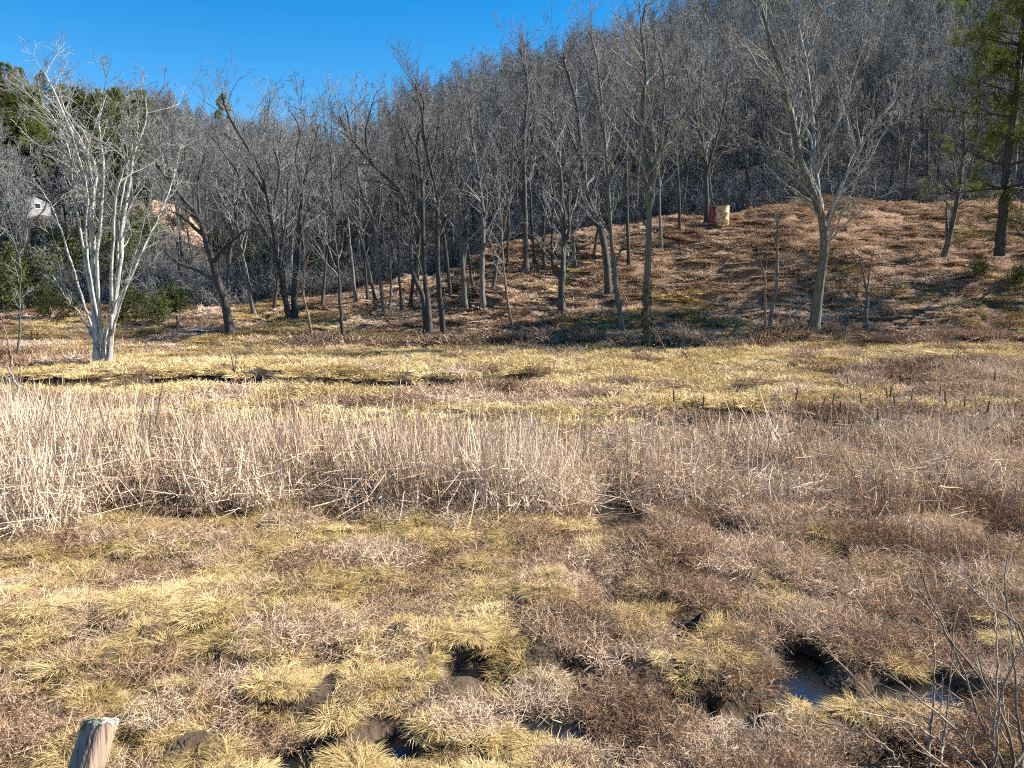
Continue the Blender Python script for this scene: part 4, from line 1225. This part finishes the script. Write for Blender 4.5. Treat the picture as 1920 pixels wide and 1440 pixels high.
# ------------------------------------------------------------------ arching twigs, front right
M_TWIG_D = bark_mat('shrub_twig', [(.3, (.09, .06, .04)), (.7, (.46, .37, .27))], scale=(6, 6, 6), bump=.1, tint_obj=.35)
def front_shrub():
    rng = np.random.default_rng(12)
    Y0 = 4.15
    base = np.array([(1910 - 960) / FPX * Y0, Y0, 0]); base[2] = float(terrain(base[0], base[1]))
    root = empty('bare_shrub', tuple(base)); tag(root, 'bare shrub of arching reddish twigs in the lower right corner', 'shrub')
    st = [[(1900,1429),(1869,1318),(1786,1207),(1761,1162),(1722,1057)], [(1925,1400),(1920,1195),(1855,1137),(1817,1098),(1744,1036)],
          [(1742,1430),(1750,1318),(1753,1240),(1748,1190)], [(1765,1430),(1769,1387),(1780,1290),(1786,1212),(1790,1150)], [(1861,1435),(1868,1318),(1869,1195),(1862,1130)],
          [(1865,1430),(1872,1326),(1892,1262),(1922,1200)], [(1790,1450),(1744,1415),(1633,1304),(1550,1215)], [(1850,1450),(1814,1395),(1772,1348),(1700,1290),(1640,1230)],
          [(1930,1440),(1919,1379),(1869,1354),(1772,1318),(1675,1300)], [(1880,1440),(1840,1360),(1800,1240),(1740,1130),(1700,1075)], [(1915,1440),(1905,1330),(1900,1220),(1885,1110),(1890,1040)],
          [(1835,1450),(1760,1390),(1690,1350),(1610,1335)], [(1935,1420),(1935,1300),(1900,1160),(1850,1070)], [(1900,1440),(1855,1330),(1830,1200),(1790,1085)],
          [(1700,1450),(1660,1400),(1600,1370),(1530,1350)]]
    lines = []; rad = []
    for i, s in enumerate(st):
        dd = rng.uniform(-.35, .9)
        P = [base + np.array([rng.uniform(-.25, .1), rng.uniform(-.15, .15), -.05])]
        for k, (px, py) in enumerate(s):
            P.append(at_y(px, py, Y0 + .1 + dd * (k + 1) / len(s)))
        L = smooth_line(np.array(P), 26); L[1:-1] += rng.normal(0, .004, (24, 3))
        lines.append(L); rad.append(np.linspace(.0095, .003, 26) * rng.uniform(.8, 1.25))
    org = base
    for L, R in zip(lines, rad):
        sp = Soup(); sp.tubes((L - org)[None], R[None], 6); obj('stem', sp.mesh('stem', M_TWIG_D), root)
    PT = np.stack(lines) - org; RD = np.stack(rad)
    A, AR = spawn(PT, RD, 7, .3, .98, .2, 30, .02, .0, .08, 6, rng, .6, .002)
    B, BRR = spawn(A, AR, 2, .2, .98, .5, 32, 0, 0, .12, 4, rng, .7, .0016)
    sp = Soup(); sp.tubes(A, AR, 4); sp.tubes(B, BRR, 3)
    obj('twigs', sp.mesh('twigs', M_TWIG_D), root)['kind'] = 'stuff'
front_shrub()

# ------------------------------------------------------------------ old drums on the knoll
def drum(px0, px1, ytop, ybot, d, colour, label, rust, dd=0.0):
    w = (px1 - px0) / FPX * d; H = (ybot - ytop) / FPX * d
    p = at_y((px0 + px1) / 2, ybot, d + dd); z = float(terrain(p[0], p[1])); z = min(z, p[2]) - .05
    H = at_y((px0 + px1) / 2, ytop, d + dd)[2] - z
    m, n, l = new_mat('drum_paint')
    tc = n.new('ShaderNodeTexCoord'); nz = n.new('ShaderNodeTexNoise'); nz.inputs['Scale'].default_value = 5; nz.inputs['Detail'].default_value = 6
    l.new(tc.outputs['Object'], nz.inputs['Vector'])
    r = ramp(n, [(.36, rust), (.5, colour), (.75, tuple(min(1, c * 1.25) for c in colour))]); l.new(nz.outputs['Fac'], r.inputs['Fac'])
    b = n.new('ShaderNodeBsdfPrincipled'); b.inputs['Roughness'].default_value = .6; l.new(r.outputs['Color'], b.inputs['Base Color'])
    o = n.new('ShaderNodeOutputMaterial'); l.new(b.outputs['BSDF'], o.inputs['Surface'])
    root = empty('drum', (p[0], p[1], z)); tag(root, label, 'drum', 'old drums on the knoll')
    R = w / 2
    prof = [(R * .97, 0), (R, .02)]
    for f in (.33, .66):
        prof += [(R, H * f - .04), (R * 1.035, H * f - .015), (R * 1.035, H * f + .015), (R, H * f + .04)]
    prof += [(R, H - .03)]
    V, Q = lathe(prof, 24); obj('body', mesh_from('body', V, Q, m), root)
    V, Q = lathe([(R * 1.0, H - .03), (R * 1.05, H - .02), (R * 1.05, H + .02), (R * .97, H + .02), (R * .95, H - .01), (.01, H - .005)], 24)
    obj('rim', mesh_from('rim', V, Q, M_RIM), root)
    V, Q = lathe([(.0, 0), (.035, 0), (.035, .03), (.0, .03)], 10)
    c = obj('bung', mesh_from('bung', V + np.array([R * .5, -R * .3, H - .01]), Q, M_RIM), root)
M_RIM = plain_mat('rusty_steel', (.17, .15, .13), .6, .4, 12, .4)
_d = ground_hit(1352, 421)[1]
drum(1343, 1366, 386, 421, _d - .3, (.5, .38, .2), 'yellow steel drum beside the tree on top of the knoll', (.3, .16, .07))
drum(1328, 1346, 388, 421, _d + .35, (.2, .035, .05), 'dark red steel drum behind the tree trunk on the knoll', (.16, .06, .03))

# ------------------------------------------------------------------ stakes left of the leaning tree
M_STAKE = bark_mat('stake_wood', [(.3, (.1, .055, .03)), (.7, (.3, .17, .09))], tint_obj=.1)
for px, y0, y1, label in ((307, 604, 572, 'short orange-brown stake in the grass below the evergreen bushes'), (333, 611, 590, 'short dark stake right of the orange-brown stake')):
    b = ground_hit(px, y0); t = at_y(px - 1, y1, b[1])
    sp = Soup(); h = t[2] - b[2]
    sp.tubes(np.array([[[0, 0, -.2], [.01, 0, h * .5], [-.01, 0, h * .97], [-.012, 0, h]]]), np.array([[.075, .07, .066, .01]]), 8)
    tag(obj('stake', sp.mesh('stake', M_STAKE if px < 320 else M_DARK), None, tuple(b)), label, 'stake')

# ------------------------------------------------------------------ clay bank, gravel track, house, pole and hut on the left slope
def draped(name, mat, ring_px, d0, d1, lift, nx=40, ny=24, bulge=0.0, seed=0):
    """an uneven patch of ground laid over the slope between two distances and picture columns"""
    x0, x1 = ring_px
    V = []; keep = []
    for j in range(ny):
        for i in range(nx):
            u, v = i / (nx - 1), j / (ny - 1)
            d = d0 + (d1 - d0) * v
            x = ((x0 + (x1 - x0) * u) - 960) / FPX * d
            e = math.sqrt((2 * u - 1) ** 2 * .9 + (2 * v - 1) ** 2 * .9) + (float(fbm(x * .5, d * .5, seed)) - .5) * .7
            z = float(terrain(x, d)) + lift + bulge * max(0, 1 - e) - (max(0, e - .85) * 1.5)
            V.append((x, d, z))
    i = (np.arange(ny - 1)[:, None] * nx + np.arange(nx - 1)[None]).ravel()
    tag(obj(name, mesh_from(name, np.array(V), np.stack([i, i + 1, i + nx + 1, i + nx], 1), mat)), kind='structure')
M_CLAY = plain_mat('red_clay', (.4, .25, .165), .95, .35, 1.6, bump=.8)
M_GRAVEL = plain_mat('gravel', (.42, .4, .38), .95, .25, 9, bump=.5)
draped('clay_bank', M_CLAY, (280, 405), 75, 84.5, .14, bulge=.5, seed=41)
draped('clay_slope', M_CLAY, (306, 396), 69.5, 72.8, .1, bulge=.2, seed=43)
draped('gravel_track', M_GRAVEL, (390, 540), 66.5, 71.0, .12, bulge=.1, seed=47)

M_WALL = plain_mat('white_siding', (.24, .24, .235), .8, .35, 3, bump=.05)
M_ROOF = plain_mat('grey_roof', (.13, .13, .14), .7, .3, 4)
M_GLASS = plain_mat('window_glass', (.03, .035, .04), .1, .1, 2, bump=0)
M_TRIM = plain_mat('white_trim', (.8, .8, .78), .6, .05, 5, bump=0)
def house():
    d = 86.; x = (66 - 960) / FPX * d; z = EYE + (HORIZON - 393) / FPX * d
    z = min(z, float(terrain(x, d)) + .4)
    root = empty('house', (x, d, z)); root.rotation_euler = (0, 0, math.radians(-32)); root.scale = (.7, .7, .62)
    tag(root, 'low white house with a grey roof behind the pale clump of stems', 'house')
    L, W, H = 6.4, 4.2, 1.85
    sp = Soup(); sp.box((0, 0, H / 2 - .6), (L, W, H + 1.2))
    for s in (-1, 1):                                        # gables
        xx = s * (L / 2 - .01)
        sp.add(np.array([[xx, -W / 2, H], [xx, W / 2, H], [xx, 0, H + 1.0]]), T=np.array([[0, 1, 2]]))
    obj('wall', sp.mesh('wall', M_WALL, False), root)
    for s in (-1, 1):
        rf = Soup()
        e, r, t = W / 2 + .3, H + 1.04, .09
        zl = H + 1.04 - (1.0 / (W / 2)) * e
        a = L / 2 + .25
        v = np.array([[-a, 0, r], [a, 0, r], [a, s * e, zl], [-a, s * e, zl], [-a, 0, r + t], [a, 0, r + t], [a, s * e, zl + t], [-a, s * e, zl + t]])
        rf.add(v, np.array([[0, 1, 2, 3], [4, 7, 6, 5], [0, 4, 5, 1], [1, 5, 6, 2], [2, 6, 7, 3], [3, 7, 4, 0]]))
        obj('roof', rf.mesh('roof', M_ROOF, False), root)
    def opening(kind, c, size, axis):
        fr = Soup(); w, h = size
        if axis == 'y':
            fr.box((c[0], c[1] - .03, c[2]), (w + .16, .06, h + .16))
        else:
            fr.box((c[0] + .03, c[1], c[2]), (.06, w + .16, h + .16))
        f = obj(kind, fr.mesh(kind, M_TRIM, False), root)
        pn = Soup()
        if axis == 'y': pn.box((c[0], c[1] - .065, c[2]), (w, .02, h))
        else: pn.box((c[0] + .065, c[1], c[2]), (.02, w, h))
        obj('pane', pn.mesh('pane', M_GLASS, False), f)
    for xx in (-2.2, .2, 2.2): opening('window', (xx, -W / 2, 1.05), (.7, .8), 'y')
    opening('door', (-1.0, -W / 2, .75), (.75, 1.6), 'y')
    opening('window', (L / 2, .2, 1.05), (.8, .8), 'x')
house()

def utility_pole():
    d = 88.; p = at_y(403, 425, d); z = float(terrain(p[0], d)); top = at_y(399, 318, d)[2]
    root = empty('utility_pole', (p[0], d, z)); tag(root, 'pale wooden utility pole with a white can on the left slope', 'utility pole')
    h = top - z
    sp = Soup(); sp.tubes(np.array([[[0, 0, -.3], [-.05, 0, h * .5], [-.1, 0, h]]]), np.array([[.13, .11, .09]]), 10); obj('pole', sp.mesh('pole', M_TWIG_P), root)
    sp = Soup(); sp.box((-.1, -.06, h - .35), (1.7, .1, .12)); obj('crossarm', sp.mesh('crossarm', M_GREY, False), root)
    V, Q = lathe([(.0, 0), (.2, 0), (.22, .04), (.22, .72), (.18, .8), (0, .82)], 14)
    obj('transformer', mesh_from('transformer', V + np.array([.27, -.1, h - 1.75]), Q, M_TRIM), root)
    for k in (-.7, 0, .7):
        V, Q = lathe([(0, 0), (.05, 0), (.06, .06), (.03, .1), (.05, .14), (0, .18)], 8)
        obj('insulator', mesh_from('insulator', V + np.array([-.1 + k, -.06, h - .29]), Q, M_TRIM), root)
utility_pole()

def hut():
    d = 69.; p = at_y(488, 468, d); z = float(terrain(p[0], d))
    root = empty('hut', (p[0], d, z)); root.rotation_euler = (0, 0, math.radians(35)); tag(root, 'tiny tan plank hut beside the gravel track', 'hut')
    m = plain_mat('tan_planks', (.5, .3, .18), .8, .25, 5)
    for i in range(4):
        sp = Soup(); sp.box((-.42 + i * .28, -.41, .75), (.265, .04, 1.7)); obj('plank', sp.mesh('plank', m, False), root)
        sp = Soup(); sp.box((.575, -.28 + i * .2, .75), (.04, .19, 1.7)); obj('plank', sp.mesh('plank', m, False), root)
    sp = Soup(); sp.box((0, .02, .74), (1.09, .8, 1.68)); obj('wall', sp.mesh('wall', M_DARK, False), root)
    sp = Soup(); sp.box((0, 0, 1.65), (1.4, 1.1, .08)); obj('roof', sp.mesh('roof', M_ROOF, False), root)
hut()
